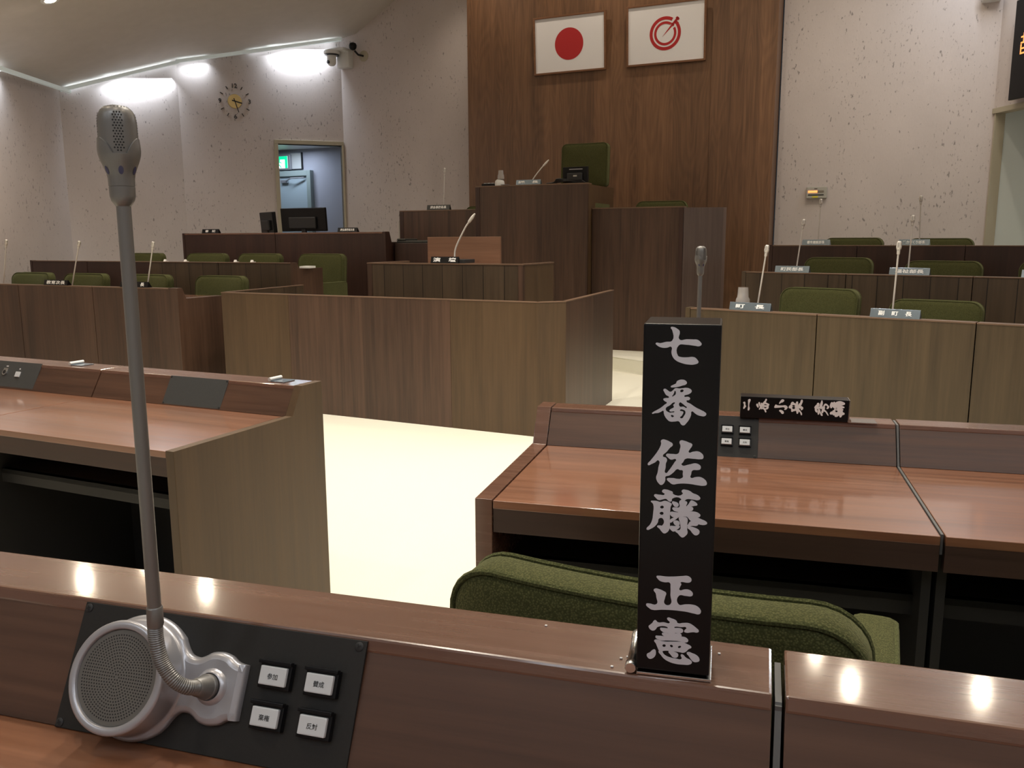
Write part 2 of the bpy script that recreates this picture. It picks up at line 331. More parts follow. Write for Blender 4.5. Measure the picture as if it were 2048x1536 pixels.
BIG_GLYPHS = [
 [
  [[18.4,278.8,20.4,279.2,23.2,277.9,25.1,276.1,25,269.9,30.3,270.1,35.4,270.1,38.2,270,40.5,268.4,41.5,266.6,40.1,265.2,36.5,265.4,30,266,24.7,265.4,24.3,257.5,26.1,256.6,30.7,256.4,36.3,256.7,38.9,254.6,39.6,252.8,37.4,251.4,32.8,251,27.6,251.9,22.9,253.9,20.5,256.5,19.4,259.8,19.2,264.1,16.1,263.4,11.9,263.4,8.6,265,7.5,266.6,10.9,266.7,15.1,267.8,19.7,268.8,19.5,276.9]],
 ],
 [
  [[19.6,233.5,21.6,235.1,23.6,236.4,23.9,237.6,25.3,238.7,28.2,239.3,30.3,238.7,31.6,237,30.7,235.6,28.4,234.8,24.9,233.6,21.7,233.1]],
  [[14.1,231,15.3,231.8,17.3,230.7,19.4,229.6,21.4,230.9,22.6,232.2,24,232.6,25.7,232.4,28.4,232.7,31.3,233.1,33.7,232.6,35.2,231.3,35.2,230.1,33.2,228.3,29.9,226.5,33,226.2,34.3,225,33.6,223.8,31.6,223.1,34.9,220.8,38.7,218.3,42.9,216.3,45.8,214.7,46.7,213.5,45.6,211.9,43,211.8,39.8,212.7,38,213.9,35.9,215.1,35.4,212.2,34.1,208.8,32.1,205.8,30.1,203.9,28.4,204.4,26.4,206.9,23.3,206.6,19.5,206.6,17.6,208,15.8,210.4,14.9,212.8,14.5,214.6,12.8,213.8,10.7,212.8,8.3,212.5,6,212.1,6.8,213.2,9.5,214.9,12.4,216.8,15.3,219.4,17,221.1,15.5,222.1,14.3,223.8,16,224.6,18.5,225.3,16.3,227,14.7,229.6],[22.9,230.5,22.2,228.9,21.4,227.1,20.7,226.2,22.7,227,23.4,227.8,23.4,229.9],[27,231.2,29.3,231.2,27.2,229.6],[23,221.5,21.7,221.3,19.7,219.4,16.2,216.1,19,213.4,20.7,213.5,22.9,214.1,22.8,214.5,19.5,214.4,19.1,215,20.4,216.4,22.1,217.4,22.4,218,21.9,219.5,23,220.8],[26.8,221.7,26.8,218.5,29.4,218.5,32.1,217.8,30.6,219.3,28.5,221],[26.9,215.6,29.5,214.4,29.4,213.2,28.4,211.3,27.2,209.9,28.5,209.3,30.2,211.4,31.2,213.8,30.5,215.6],[20.4,211.4,21.3,209.9,22.6,210.9,22.3,211.2]],
 ],
 [
  [[13.3,191,14.6,192,17.2,191.7,20.2,190.4,22.1,189.1,22.2,187.6,20.6,186.1,18,182.6,15.1,178.7,17.5,177.6,18.3,175.7,17.5,173.2,17.4,170.1,17.5,165.4,19.9,167.7,21.9,170.7,23.9,174.2,25.1,176.9,21.4,176.4,19.3,177.7,17.5,180.2,21.6,180.9,26.6,181.5,27.7,184.7,28.2,187.8,27.4,190.8,28.4,192,31.1,191.8,34.3,190.7,37,189.3,36.8,187.9,35.5,185.7,34.6,182.9,37.8,183.6,41.6,184,44.2,182.7,45.6,180.8,45.3,178.6,43.8,178.1,37.9,178.1,32.1,177.6,30.7,175.2,29.4,172.8,35.1,173.3,39.5,174.5,42.2,173.9,43.9,172.2,43.5,170.1,41.7,169.4,37.8,168.8,36.9,165.7,36.6,163,40.5,163.7,43.7,163.9,46.7,162.6,48.8,159.9,48.6,158,46.5,157.2,42.4,157.3,37.1,157.9,31.2,158,27,157.5,23.2,156.8,20.4,158.5,18.6,160.9,20.9,161.7,30.4,162.5,30.5,165.6,30.3,168.4,28.2,168.6,26.4,169.2,23.5,166.4,20.3,163.7,17.5,162.6,17.4,159.7,16.3,157.1,14.2,155.7,12.4,156.9,10.8,159.3,10.3,161.5,11.3,165.3,11.8,169.4,11.8,175.3,9.3,173.6,6.3,171.9,4,171,3.6,172,5.3,174.3,8.2,178.3,10.8,182.2,12.6,185.7,13.5,188.8]],
 ],
 [
  [[9.1,147.3,12.9,147.7,17.2,148.4,15.1,150.4,15.9,151.9,18.2,152.2,21.2,151.5,23.4,150.4,23.5,149.1,31.1,149.7,30.1,151.6,30.9,152.9,33.4,153,36.4,152.2,38.8,150.6,41.8,149.6,43.9,148,44.4,146.8,43.1,145.5,39,145.6,34.2,145.6,32.7,144.4,31.6,143.7,29.8,143.9,29.9,145.5,23.2,145.3,22.6,143.1,21.4,142.7,19.6,143.8,18.5,144.7,15.7,144.1,12.8,143.4,10.5,145]],
  [[6.7,141.9,8.8,142.5,11.5,142.4,13.9,141.9,17.2,143,19.3,142.8,21.5,141.9,22.8,141,22.1,138.6,21.8,135.1,21.7,128.1,21.8,121.7,21.2,119.4,19.7,117.5,17.6,116.5,15.7,117.8,13.9,120.1,12,122,14.1,122.7,15.9,122.8,16.2,128.6,13.4,128.4,12.5,125.1,10.5,122.1,7.5,119.7,4.1,118.5,3.8,119.3,6.2,122.4,7.9,126.3,8.6,131.5,8.5,139.8,7.6,140.9],[14.3,138.5,16.4,138.8,16.5,137.1,14.2,137],[14,133.4,16.4,133.7,16.3,131.8,13.9,132.1]],
  [[23.2,142.8,25,142.9,27.4,142,28.2,140.6,27.5,139.1,25.7,138.7,24.2,140]],
  [[37.5,144.8,39.6,144.3,41.7,142.9,42.3,141.5,40.3,140.7,37.6,140,34.4,139.5,35.5,141.5,36.5,143.4]],
  [[23.4,137.7,26.4,138.3,28.7,138.8,28.6,143.5,29.8,144.5,32.5,144.2,34.6,143,34.1,139.8,37.6,139.9,39.3,138.6,38.6,136.7,36.6,135.9,31.8,134.6,27.6,134.9,25.5,135.2,24,136.2]],
  [[21.5,133.8,27.1,134.4,31.8,135.2,36.3,135.8,41.3,135.8,43.7,134.8,44.9,133.2,43.8,131.8,42.1,131.5,37.9,131.5,30.7,131.3,24.5,130.3,22.6,131.3]],
  [[28.8,135.3,30.7,133.2,27.8,130.1,24.6,127.3,21.7,125.8,21.7,127.7,24.8,130.2,26.8,132.6]],
  [[31.8,134.6,36.4,133,41.5,131.8,45.7,130.2,49.3,128.6,50.2,127.4,49.6,126.4,43.4,126.1,41,127,37.4,128.6,34.9,131.3,32.2,132.7]],
  [[29,131.2,31.9,131.2,34.6,130.7,35.4,129.1,35.2,125.9,35.2,121.2,35.6,118.3,34.2,116,31.8,114.3,30.3,115,28.1,117.4,26,119.5,29.6,120.4,29.7,125.5]],
  [[26.9,127.8,28.8,127,29.4,125.5,28.6,123.8,26.5,123.7,24.9,125.1,24.6,126.9]],
  [[21.8,122.6,25.3,123.1,29.5,123.3,29.2,122,27.4,120.5,24.8,118.6,23,119.5,21.7,121.4]],
  [[37.7,128,41,127.7,43.4,126,42.9,125,39,124.4,35.3,123.7,36,125.7]],
  [[35.3,123.2,37.5,123.6,41.1,122.9,43.9,121.5,44.7,120,43.7,117.7,41.6,116.9,39.8,118,37.6,120.7]],
 ],
 [
  [[12.6,80.5,14.2,81,19.7,80.9,27.3,81.6,33.3,82.6,36.3,83,38.8,81.9,39.8,80.1,39.2,78.4,37.4,77.5,31.2,76.8,32,76,31.2,73.5,30.8,70.7,34.5,71.5,37.9,71.6,40.3,70.2,41.2,68.3,40.4,66.7,35.9,66.3,30.5,66,30.5,58.5,35.5,59.1,41.3,59.4,44.9,58.4,47.4,55.9,47.9,54.1,46.6,52.1,42.7,52.2,37.2,53,31.1,53.3,25,53.3,17.3,52.8,9.6,52,7.4,53.1,4.9,56.3,6.7,56.9,13.2,57.1,12.8,63.1,12.1,66.4,10.6,68.7,11.7,70,14.8,69.8,18.2,68.6,20.4,67.2,19.8,63.8,19.7,57.6,24,58,23.8,65.9,23.7,72.5,23,76.1,19.2,76.1,15.5,76.9,13.6,78.5]],
 ],
 [
  [[7.3,37.7,8.4,38.9,10.2,40.8,11.4,42.8,12.6,43.3,14.5,41.7,19.1,42.2,23.9,42.3,21.7,45.7,22.4,46.6,25.2,46.1,28.3,45.1,29.4,44.1,29.9,42.8,34.5,43.3,38.7,43.6,41.8,42.3,44.6,40.2,46.7,38.1,46.2,36.8,42.3,36.5,36.2,35.6,35.3,36.5,37,39.6,33,39.7,27.8,39.4,26.3,38.4,22.6,38,21.8,38.7,14.6,37.9,12.8,35.4,11,34.3,9.1,34.7,7.6,36.4]],
  [[22.9,39.4,26.9,39.8,27.9,35.3,28.1,30.3,23.2,29.7,23,34.7]],
  [[16.5,37,18.3,37.4,22.6,37.5,28.8,38.4,32.4,38.6,34.2,37.7,34.6,36.4,33.5,34.9,27,34.2,20.9,33.6,18.4,34.2]],
  [[18,32.7,19.1,33.3,24,33.3,30.1,33.9,32.3,34.1,33.5,32.6,33,31.5,27.1,31,21,30.3,19.1,30.9]],
  [[12.9,29.7,14.8,30.2,22.8,30.3,28.7,30.9,35.7,31.5,38.2,30.1,38.8,28.7,37.7,27.3,30.3,27.6,22.9,27.2,15.5,27]],
  [[12,25.8,13,26.7,15.8,26.7,18,26,27.3,26.5,34.9,26.9,38.3,25.6,40.8,24.4,41.4,23.3,39.4,21.8,37.3,19.3,35.2,18.1,33,18.2,27.5,18.5,21.3,18.3,16.3,17.7,14.7,20.4,13.4,23.6],[18.7,22.8,20.9,23.4,20.9,21.6,19,21.4],[24.6,23.3,26.7,23.4,26.5,21.7,25.2,21.8],[32.9,23.8,33.2,22.4,30.9,21.9]],
  [[6.4,13.3,8.9,15.3,11,17.6,12.6,18.1,13.6,15.5,13,12.7,10.6,10.2,8.7,9.8,7,11]],
  [[16,17.6,18.2,17.9,19.5,15.5,21.7,13.8,25.2,12.7,29.2,12.3,34,12.6,33.4,16.2,34.6,16.5,37.5,14,41.5,12,42.2,10.5,40.7,8.7,35.5,7.9,29.3,7.9,24,9.1,19.9,11.4,17.4,14.3,15.7,16.4]],
  [[23.6,17.9,25.9,18.5,29.3,17.7,31.2,16.3,31,14.2,29.2,13,27,13.4,25.4,15.2]],
  [[37.9,18.2,38.8,19.1,42.2,18.4,45.9,16.9,47.8,14.6,47.9,12.6,45.5,11.3,43.4,11.4,41.5,13.1,39.5,15.9]],
 ],
]
LYING_GLYPHS = [
 [
  [[5.7,37.8,8.9,41,11.4,39.8,12.1,33.3,14,27.3,12.4,25.9,8.9,21.4,7.2,21.8,8.1,29.7,7.5,35.7]],
  [[19,47.1,24.3,48.7,25.2,45.2,23,39.1,22.1,30.3,23.7,21.7,20.6,17.2,19.1,18,19.3,30.2,18.7,40.6]],
 ],
 [
  [[40,34.6,42.8,37.3,44.5,35.7,46.5,27.1,45.3,26.2,41.5,30.3]],
  [[45.6,40.1,48.4,41.5,50.1,39.4,50.8,33.4,52.4,24.8,48,21.1,47.5,22.8,49.8,28.1,47.1,33.2]],
  [[48.7,33.3,55.2,35.3,63.4,33.9,71.6,33.4,71.7,30.9,55.4,29.2,49.7,29.8]],
  [[52.5,39.5,54.6,40,55.8,30.1,56.5,23.2,54.1,22.2,52.9,31.7]],
  [[55.9,36.2,62,46.9,64.3,51.3,66.7,50.5,66.2,45.3,61.6,38.2,57.7,32.8]],
  [[56.4,26.7,58.8,27.7,64.7,21.9,66.7,14.6,65.1,14.1,61.6,20]],
  [[57.5,37.1,63.1,41.7,68.9,39.4,73.9,36.1,72.4,32.6,72.3,26.5,68.8,22.9,63.9,22.3,58.8,26.8],[59.3,35,62.5,36.5,66.6,35.8,67.1,33.2,61,33],[60.3,29.5,66.8,29.8,64.6,25.3]],
 ],
 [
  [[98.5,39.9,101,46,105.6,51.4,109.7,51.1,111.4,48.2,108.4,44.2,102.9,41.8,99.3,39]],
  [[87.3,28.1,88.2,34.2,90.1,36.9,94.2,35.3,107.2,35.1,115.3,35.9,120.3,32.2,120.8,29.7,113.4,23.3,112.5,25,114,28.1,99.4,28.7,90.5,27.8]],
  [[99.4,20.9,102.9,22.8,107.9,21.3,111.7,17.2,110.7,12.8,107.5,12.2,103.2,16.7]],
 ],
 [
  [[123.6,29.8,125,35,128.1,37.3,131.4,35.3,131.7,29.3,126.9,27.8]],
  [[128.3,41.2,132.5,46.1,138.3,42.5,141.5,40.9,142.4,22.9,136.9,20.9,131.4,19,129.9,24.9],[132.5,36.2,138.6,36.5,138.7,33.9,133.5,33.7],[132.8,31.5,138.8,32.2,138.6,27.5,133.8,27.3]],
  [[141.8,35.8,153.8,35.9,158.8,33.1,160.3,30.6,155.2,24.4,153.8,28.6,142.2,28.1]],
  [[141.3,45.2,145.2,47.5,146.7,42,145,35.9,142.5,38.4]],
  [[147.3,37.8,151.8,44.8,154.6,52.7,157,52.8,156.7,42.5,149.9,34.4]],
  [[143.8,27.3,148,24,148.7,17.2,145.3,14,143.9,17]],
  [[147,28.3,152.8,23.4,158.2,12.5,156.7,10.7,153.1,17.4,147.2,24]],
 ],
 [
  [[188.2,32.3,190.8,38.7,193.6,40.9,194,33.6,191.2,30.3]],
  [[193.9,44.1,197.2,46.3,199.7,44.9,198.8,33.8,201.6,18.2,198.9,14.3,197.4,15.8,197.2,28.5]],
  [[191.1,33.4,200.7,35.5,210.4,36.4,210.7,31.2,201,30.7,191.2,30.3]],
  [[201.9,31.8,204.3,50.8,205.6,53.5,207.7,51,207.8,39.5,204.8,32]],
  [[201,29.7,204.3,22.5,209.7,12.2,207.3,11.6,202.5,19.2,199.2,27.5]],
  [[190.7,31.3,195.7,20,193.7,20.4,189.3,29.2]],
  [[209.7,31.2,212,42.8,215.7,45.1,221.8,41.2,225,36.1,220.4,30.6,218.4,31.6,220.1,36.9,215.1,39.8,214.5,31.4,211,24.9]],
  [[207.8,30,215.7,27.2,223.1,17.1,223.8,12.9,221.3,14.9,215,23,208.1,24.8]],
  [[208,26.9,211,24.9,210.3,19.6,207.9,18.5]],
 ],
 [
  [[227.9,17.3,230.5,24.3,236.3,24,249.9,22.6,261.4,23.1,264,20.1,261.8,16.9,250.3,16.3,233.8,16.6]],
  [[234.2,27.1,237,28.2,238.5,19.9,237.8,14.1,235.3,15.6]],
  [[238.7,32.5,253.1,34.2,251.7,24.7,251.2,16.3,240.9,10.6,239.3,13.7],[241.4,28.4,245.7,29.2,245.9,24.5,241.6,23.7]],
  [[250.5,28.9,255.2,31.2,257.6,13.5,253.5,9.6,251.5,12.2]],
  [[228,34.1,227.8,46.7,231,49.9,234,46.9,233.4,40.6,230,33.1]],
  [[234.8,50.1,237.7,50.8,239.5,35.7,236.7,33.5]],
  [[239.8,47.2,242.5,51,258.8,51.2,263.5,46.2,259.3,42.9,242,43.1]],
  [[239.3,38.8,261.5,38.8,262.6,36.2,258.8,34.5,238.7,33.6]],
  [[237.7,32.5,259,32.4,260.1,29.9,257.3,27.6,239.9,29.4]],
  [[239.3,48.2,242.6,48.4,244.6,30.7,241.3,29.5]],
  [[246.9,49.6,250.3,49.8,252.3,31.1,248.5,29.8]],
 ],
]

# ---------------------------------------------------------------- room shell
STG = Fr((1.16, 9.04), -25)                   # the stage front line
WN, WHITE_N = 1.60, 1.90                       # wood wall plane, white wall plane (distance behind the stage front)
C0 = Vector((-5.73, -4, 0)); C1 = Vector((-5.73, 11.25, 0)); C2 = Vector((-4.53, 12.085, 0)); C3 = Vector((-2.437, 12.806, 0))
C5 = STG.p(-2.66, WHITE_N); C6 = STG.p(1.27, WHITE_N); C7 = STG.p(3.449, WHITE_N)
d6 = Vector((math.cos(R(-84)), math.sin(R(-84)), 0)); C8 = C7 + d6 * 4.2; C9 = Vector((6.2, -4, 0))
HT = {'C0': 3.21, 'C1': 3.208, 'C2': 3.706, 'C3': 4.138, 'C5': 5.25, 'C6': 5.35, 'C7': 4.75, 'C8': 4.6, 'C9': 4.4}
def upz(v, z): return Vector((v.x, v.y, z))
def wall_poly(name, A, B, za, zb, mat, th=.08, z0=-.1, label=None):
    """wall between A and B on the inner face, thickness to the left of A->B"""
    d = (B - A).normalized(); nn = Vector((-d.y, d.x, 0)) * th
    pts = [upz(A, z0), upz(B, z0), upz(B, zb), upz(A, za)]
    mb = MB(); a = [mb.bm.verts.new(p) for p in pts]; b = [mb.bm.verts.new(p + nn) for p in pts]
    mb.bm.faces.new(a); mb.bm.faces.new(b[::-1])
    for i in range(4): mb.bm.faces.new((a[i], b[i], b[(i + 1) % 4], a[(i + 1) % 4]))
    return struct(name, mb, mat, label)
mb = MB(); mb.box(-8, 8, -5, 16, -.12, 0)
struct('floor', mb, M_['carpet'], 'cream carpet of the open well')
wall_poly('wall_left', C0, C1, HT['C0'], HT['C1'], M_['wall'])
wall_poly('wall_back_left', C1, C2, HT['C1'], HT['C2'], M_['wall'])
# wall with the doorway: built around the opening
dW = (C3 - C2).normalized(); nW = Vector((-dW.y, dW.x, 0)); LW = (C3 - C2).length
DW = Fr(C2, math.degrees(math.atan2(dW.y, dW.x)))
DX0, DX1, DZ = LW - .93, LW - .035, 2.66
def topz(u): return HT['C2'] + (HT['C3'] - HT['C2']) * u / LW
mb = MB()
for (u0, u1, z0) in ((0, DX0, -.1), (DX0, DX1, DZ), (DX1, LW, -.1)):
    P = [DW.p(u0, 0, z0), DW.p(u1, 0, z0), DW.p(u1, 0, topz(u1)), DW.p(u0, 0, topz(u0))]
    a = [mb.bm.verts.new(p) for p in P]; b = [mb.bm.verts.new(p + nW * .12) for p in P]
    mb.bm.faces.new(a); mb.bm.faces.new(b[::-1])
    for i in range(4): mb.bm.faces.new((a[i], b[i], b[(i + 1) % 4], a[(i + 1) % 4]))
struct('wall_back_door', mb, M_['wall'])
wall_poly('wall_stage_left', C3, C5, HT['C3'] + .05, HT['C5'], M_['wall'])
wall_poly('wall_stage_right', C6, C7, HT['C6'], HT['C7'], M_['wall'])
mb = MB(); mb.box(-2.645, .528, WN, WHITE_N + .02, -.1, 5.6, .002); mb.box(.530, 1.255, WN - .012, WHITE_N + .02, -.1, 5.6, .003)
ww = struct('wall_stage_wood', mb, M_['wood_wall'], 'tall wood-veneered wall behind the chairman')
ww.location = STG.O; ww.rotation_euler = (0, 0, STG.a)
# right-hand wall with a wide recess under a lintel
RW = Fr(C7, -84)
mb = MB()
mb.box(0, .045, 0, .1, -.1, 2.62)
mb.box(0, 4.2, 0, .1, 2.62, 4.9)
mb.box(2.6, 4.2, 0, .1, -.1, 2.62)
o = struct('wall_right', mb, M_['wall']); o.location = RW.O; o.rotation_euler = (0, 0, RW.a)
mb = MB(); mb.box(.0, 2.6, .55, .6, -.1, 2.7); mb.box(0, .04, .1, .6, -.1, 2.7); mb.box(2.56, 2.6, .1, .6, -.1, 2.7); mb.box(0, 2.6, .08, .6, 2.62, 2.7)
o = struct('wall_recess', mb, plain('recess_paint', (.66, .71, .71), .7), 'pale grey recess under the lintel'); o.location = RW.O; o.rotation_euler = (0, 0, RW.a)
mb = MB(); mb.box(.0, 2.62, -.02, .10, 2.585, 2.64, .004); mb.box(.03, .05, -.012, .10, -.1, 2.585, .003)
o = struct('trim_1', mb, M_['beige'], 'beige trim along the lintel'); o.location = RW.O; o.rotation_euler = (0, 0, RW.a)
wall_poly('wall_right_near', C8, C9, HT['C8'], HT['C9'], M_['wall'])
wall_poly('wall_rear', C9, C0, HT['C9'], HT['C0'], M_['wall'])

# ceiling: low along the left wall, rising towards the stage
cv = {'N1': (C0.x, C0.y, 3.21), 'C1': upz(C1, 3.208), 'C2': upz(C2, 3.706), 'C3': upz(C3, 4.138), 'C4': (-2.195, 12.70, 4.181), 'C5': upz(C5, 5.25),
      'C6': upz(C6, 5.35), 'C7': upz(C7, 4.75), 'C8': upz(C8, 4.6), 'C9': upz(C9, 4.4), 'm1': (-2.2, 6.0, 4.40), 'm2': (1.5, 7.0, 5.2), 'm3': (-2.2, -4, 4.4), 'm4': (2, -4, 4.6)}
mb = MB(); vs = {k: mb.bm.verts.new(v) for k, v in cv.items()}
for f in (('N1', 'm3', 'm1', 'C1'), ('C1', 'm1', 'C2'), ('C2', 'm1', 'C3'), ('C3', 'm1', 'C4'), ('C4', 'm1', 'm2', 'C5'), ('C5', 'm2', 'C6'), ('C6', 'm2', 'C7'), ('C7', 'm2', 'C8'), ('m1', 'm3', 'm4', 'm2'), ('m2', 'm4', 'C9', 'C8')):
    mb.bm.faces.new([vs[k] for k in f])
bmesh.ops.triangulate(mb.bm, faces=mb.bm.faces)
from mathutils.bvhtree import BVHTree
CEIL = BVHTree.FromBMesh(mb.bm)
def ceil_at(x, y):
    h = CEIL.ray_cast(Vector((x, y, 0)), Vector((0, 0, 1))); n = h[1] if h[1].z < 0 else -h[1]; return h[0], n
struct('ceiling', mb, M_['ceil'], smooth=True, angle=80)

# raised floors
def slab(pts, z0, z1, label):
    mb = MB(); mb.prism([(p.x, p.y) for p in pts], z0, z1, 'z', .012); return struct('floor', mb, M_['carpet'], label)
slab([STG.p(-3.2, -2.2), STG.p(-.62, -2.2), Vector((.95, 8.62, 0)), Vector((1.6, 7.78, 0)), Vector((2.05, 8.0, 0)), STG.p(1.25, 1.55), STG.p(-3.2, 1.55)], 0.0, .13, 'low carpeted stage platform in front of the wood wall')
slab([Vector((-5.65, -3.9, 0)), Vector((6, -3.9, 0)), Vector((6, -.9, 0)), Vector((.62, .70, 0)), Vector((-5.65, 2.55, 0))], 0, .13, 'carpeted step under the nearest desk')
mb = MB(); mb.prism([(1.28, 0), (1.28 + .7, 0), (1.28 + .7, .55)] and [(0, 0), (.5, 0), (.5, .5), (0, .5)], .0, .33, 'z', .012)
mb.xf(STG.M(1.28, .05)); st1 = struct('floor', mb, M_['carpet'], 'upper carpeted stair beside the stage')
mb = MB(); mb.prism([(-.18, -.35), (.62, -.35), (.62, .5), (-.18, .5)], .0, .21, 'z', .012)
mb.xf(STG.M(1.28, .05)); struct('floor', mb, M_['carpet'], 'lower carpeted stair beside the stage')

# room behind the doorway
CO = Fr(STG.p(0, 3.4), -25)
mb = MB(); mb.box(-9.2, -5.2, 0, .08, -.1, 2.85); o = struct('wall_corridor', mb, plain('corridor_paint', (.52, .52, .60), .8)); o.location = CO.O; o.rotation_euler = (0, 0, CO.a)
P = [DW.p(-1.0, .12), DW.p(LW + 1.3, .12), CO.p(-5.2, .05), CO.p(-9.2, .05)]
mb = MB(); mb.prism([(p.x, p.y) for p in P], 2.84, 2.92, 'z'); struct('ceiling_corridor', mb, M_['white'])
mb = MB(); mb.prism([(p.x, p.y) for p in P], .3, .45, 'z'); struct('floor', mb, M_['carpet'], 'corridor floor behind the doorway')
mb = MB(); mb.box(-9.2, -9.1, -2.2, .05, -.1, 2.9); o = struct('wall_corridor_end', mb, M_['white']); o.location = CO.O; o.rotation_euler = (0, 0, CO.a)
# doorway frame
mb = MB(); mb.box(DX0 - .055, DX0 + .0, -.03, .13, .3, DZ + .0, .004); mb.box(DX0 - .055, DX1 + .03, -.03, .13, DZ, DZ + .055, .004); mb.box(DX1, DX1 + .03, -.03, .13, .3, DZ, .003)
o = struct('door_1', mb, M_['beige'], 'open doorway with beige frame left of the stage wall'); o.location = DW.O; o.rotation_euler = (0, 0, DW.a)
# far door in the corridor
d2 = struct('door_2', MB().box(-7.62, -6.67, -.05, -.01, .45, 2.39, .003), plain('corridor_door_paint', (.50, .60, .66), .4), 'pale blue corridor door with door closer'); d2.location = CO.O; d2.rotation_euler = (0, 0, CO.a)
f = done('door_frame', MB().box(-6.67, -6.59, -.09, 0, .45, 2.48, .004).box(-7.7, -6.67, -.09, 0, 2.39, 2.48, .004), plain('corridor_frame_paint', (.36, .43, .42), .5), d2)
mb = MB(); mb.box(-7.22, -7.08, -.10, -.05, 2.28, 2.33, .006); mb.tube([(-7.1, -.1, 2.31), (-6.95, -.16, 2.35), (-6.72, -.09, 2.36)], .012); done('door_closer', mb, M_['silver'], d2)
REAR_FILL_E = 15

# ---------------------------------------------------------------- wall and ceiling fittings
def on(fr, o, u=0, n=0, z=0): o.matrix_world = fr.M(u, n, z); return o
# recessed downlights: trim ring + lamp, with the lamp's own spot light
DL = [(-4.49, 8.81, 60, 1), (-4.02, 7.55, 60, 1), (-3.12, 8.15, 60, 1), (-3.75, 8.25, 40, 1), (3.30, 7.7, 60, 1), (4.35, 7.3, 60, 1), (3.25, 8.5, 40, 1), (1.2, 7.6, 60, 1),
      (-1.0, 5.6, 130, 2), (0.3, 5.3, 130, 2), (-.5, 4.2, 165, 2), (.55, 4.0, 165, 2), (-.75, 3.0, 130, 2), (.5, 2.8, 130, 2), (-2.6, 4.4, 90, 2), (2.3, 4.0, 90, 2),
      (-2.0, 1.4, 45, 1), (1.5, 1.2, 45, 1), (-.2, .3, 42, 1), (-.55, 11.0, 42, 3), (.50, 10.5, 42, 3), (1.5, 10.0, 42, 3), (-3.8, 5.2, 60, 1), (3.9, 3.6, 60, 1)]
lampmat = plain('lamp_lens', (.9, .85, .75), .4, emit=(1, .80, .50), estr=45)
def downlight(x, y, e, k, i):
    p, n = ceil_at(x, y); q = n.to_track_quat('Z', 'Y').to_matrix().to_4x4()
    t = thing('downlight', DLAB.get(i, 'round recessed ceiling downlight outside the photo'), 'ceiling light', M=Matrix.Translation(p) @ q, group='recessed ceiling downlights')
    done('trim_ring', MB().lathe([(.055, .0), (.055, .006), (.085, .006), (.09, .001), (.09, 0)], 28, caps=False), M_['white'], t, smooth=True)
    done('lamp', MB().lathe([(.0, .004), (.052, .004), (.054, .0)], 24, caps=False), lampmat, t)
    spot(p + n * .02 + Vector((0, 0, -.02)), e * LAMP_K, p + Vector((0, 0, -1)), NEUT if k == 2 else WARM, 168 if k == 1 else 110, 1.0 if k == 1 else .8, .05)
LAMP_K = 1.05
DLAB = {0: 'glowing recessed downlight at the top left corner of the ceiling'}
for i, (x, y, e, k) in enumerate(DL): downlight(x, y, e, k, i)
p, n = ceil_at(-3.67, 9.88)
t = thing('ceiling_speaker', 'unlit round fitting in the ceiling right of the glowing downlight', 'ceiling fitting', M=Matrix.Translation(p) @ n.to_track_quat('Z', 'Y').to_matrix().to_4x4())
done('trim_ring', MB().lathe([(.075, 0), (.075, .006), (.105, .006), (.11, .001)], 30, caps=False), M_['ceil'], t, smooth=True)
done('recess', MB().lathe([(.0, .002), (.074, .002)], 24, caps=False), plain('recess_dark', (.13, .12, .10), .8), t)

# cove strips along the left walls: a light channel with tubes that wash the wall
strip = plain('cove_diffuser', (.75, .82, .80), .5, emit=(.80, .92, .92), estr=.12)
tube = plain('cove_tube', (.9, .95, 1), .4, emit=(.82, .92, 1), estr=3)
def cove(A, B, za, zb, label, lamps, off=.13):
    d = (B - A); L = d.length; d.normalize(); n = Vector((d.y, -d.x, 0))       # towards the room
    t = thing('cove_light', label, 'strip light', loc=(A.x, A.y, za - .03), rz=math.atan2(d.y, d.x))
    k = (zb - za) / L
    mb = MB(); mb.prism([(-off - .03, -.020), (-off, -.026), (-off, .02), (-off - .03, .02)], .0, L, 'x')
    for v in mb.bm.verts: v.co.z += k * v.co.x
    done('channel', mb, strip, t)
    for (u0, u1, e) in lamps:
        mb = MB(); mb.tube([(u0, -.06, .006 + k * u0), (u1, -.06, .006 + k * u1)], .014, 10); done('tube_lamp', mb, tube, t)
        c = A + d * ((u0 + u1) / 2) + n * .10; z = za + k * (u0 + u1) / 2 - .03
        aim = -n * .42 + Vector((0, 0, -1))
        o = area((c.x, c.y, z), (0, 0, 0), (u1 - u0), .05, e); o.data.spread = R(115); zx = -aim.normalized(); xx = (d + Vector((0, 0, k))).normalized(); xx = (xx - zx * xx.dot(zx)).normalized(); yy = zx.cross(xx)
        o.matrix_world = Matrix(((xx.x, yy.x, zx.x, c.x), (xx.y, yy.y, zx.y, c.y), (xx.z, yy.z, zx.z, z), (0, 0, 0, 1)))
    return t
cove(C1, C2, 3.208, 3.706, 'pale strip light along the ceiling edge behind the near microphone head', [(.08, 1.40, 11)])
cove(C2, C3, 3.706, 4.138, 'pale strip light along the ceiling edge above the wall clock', [(.95, 2.1, 12), (.03, .40, 1.2)])
CW = Vector((-5.73, 7.6, 0)); cove(CW, C1, 3.21, 3.208, 'pale strip light along the ceiling edge at the far left', [(.4, 2.3, 13)])
# strip over the right wall, above the picture
cr = thing('cove_light', 'strip light above the black display board, out of the picture', 'strip light', loc=RW.p(.1, -.25, 4.35), rz=RW.a)
done('channel', MB().box(0, 2.6, -.06, .0, -.03, .03), strip, cr)
area(RW.p(.9, -.35, 4.3), (0, 0, 0), 1.6, .06, 20).matrix_world = RW.M(.9, -.35, 4.30) @ Matrix.Rotation(R(-35), 4, 'X')
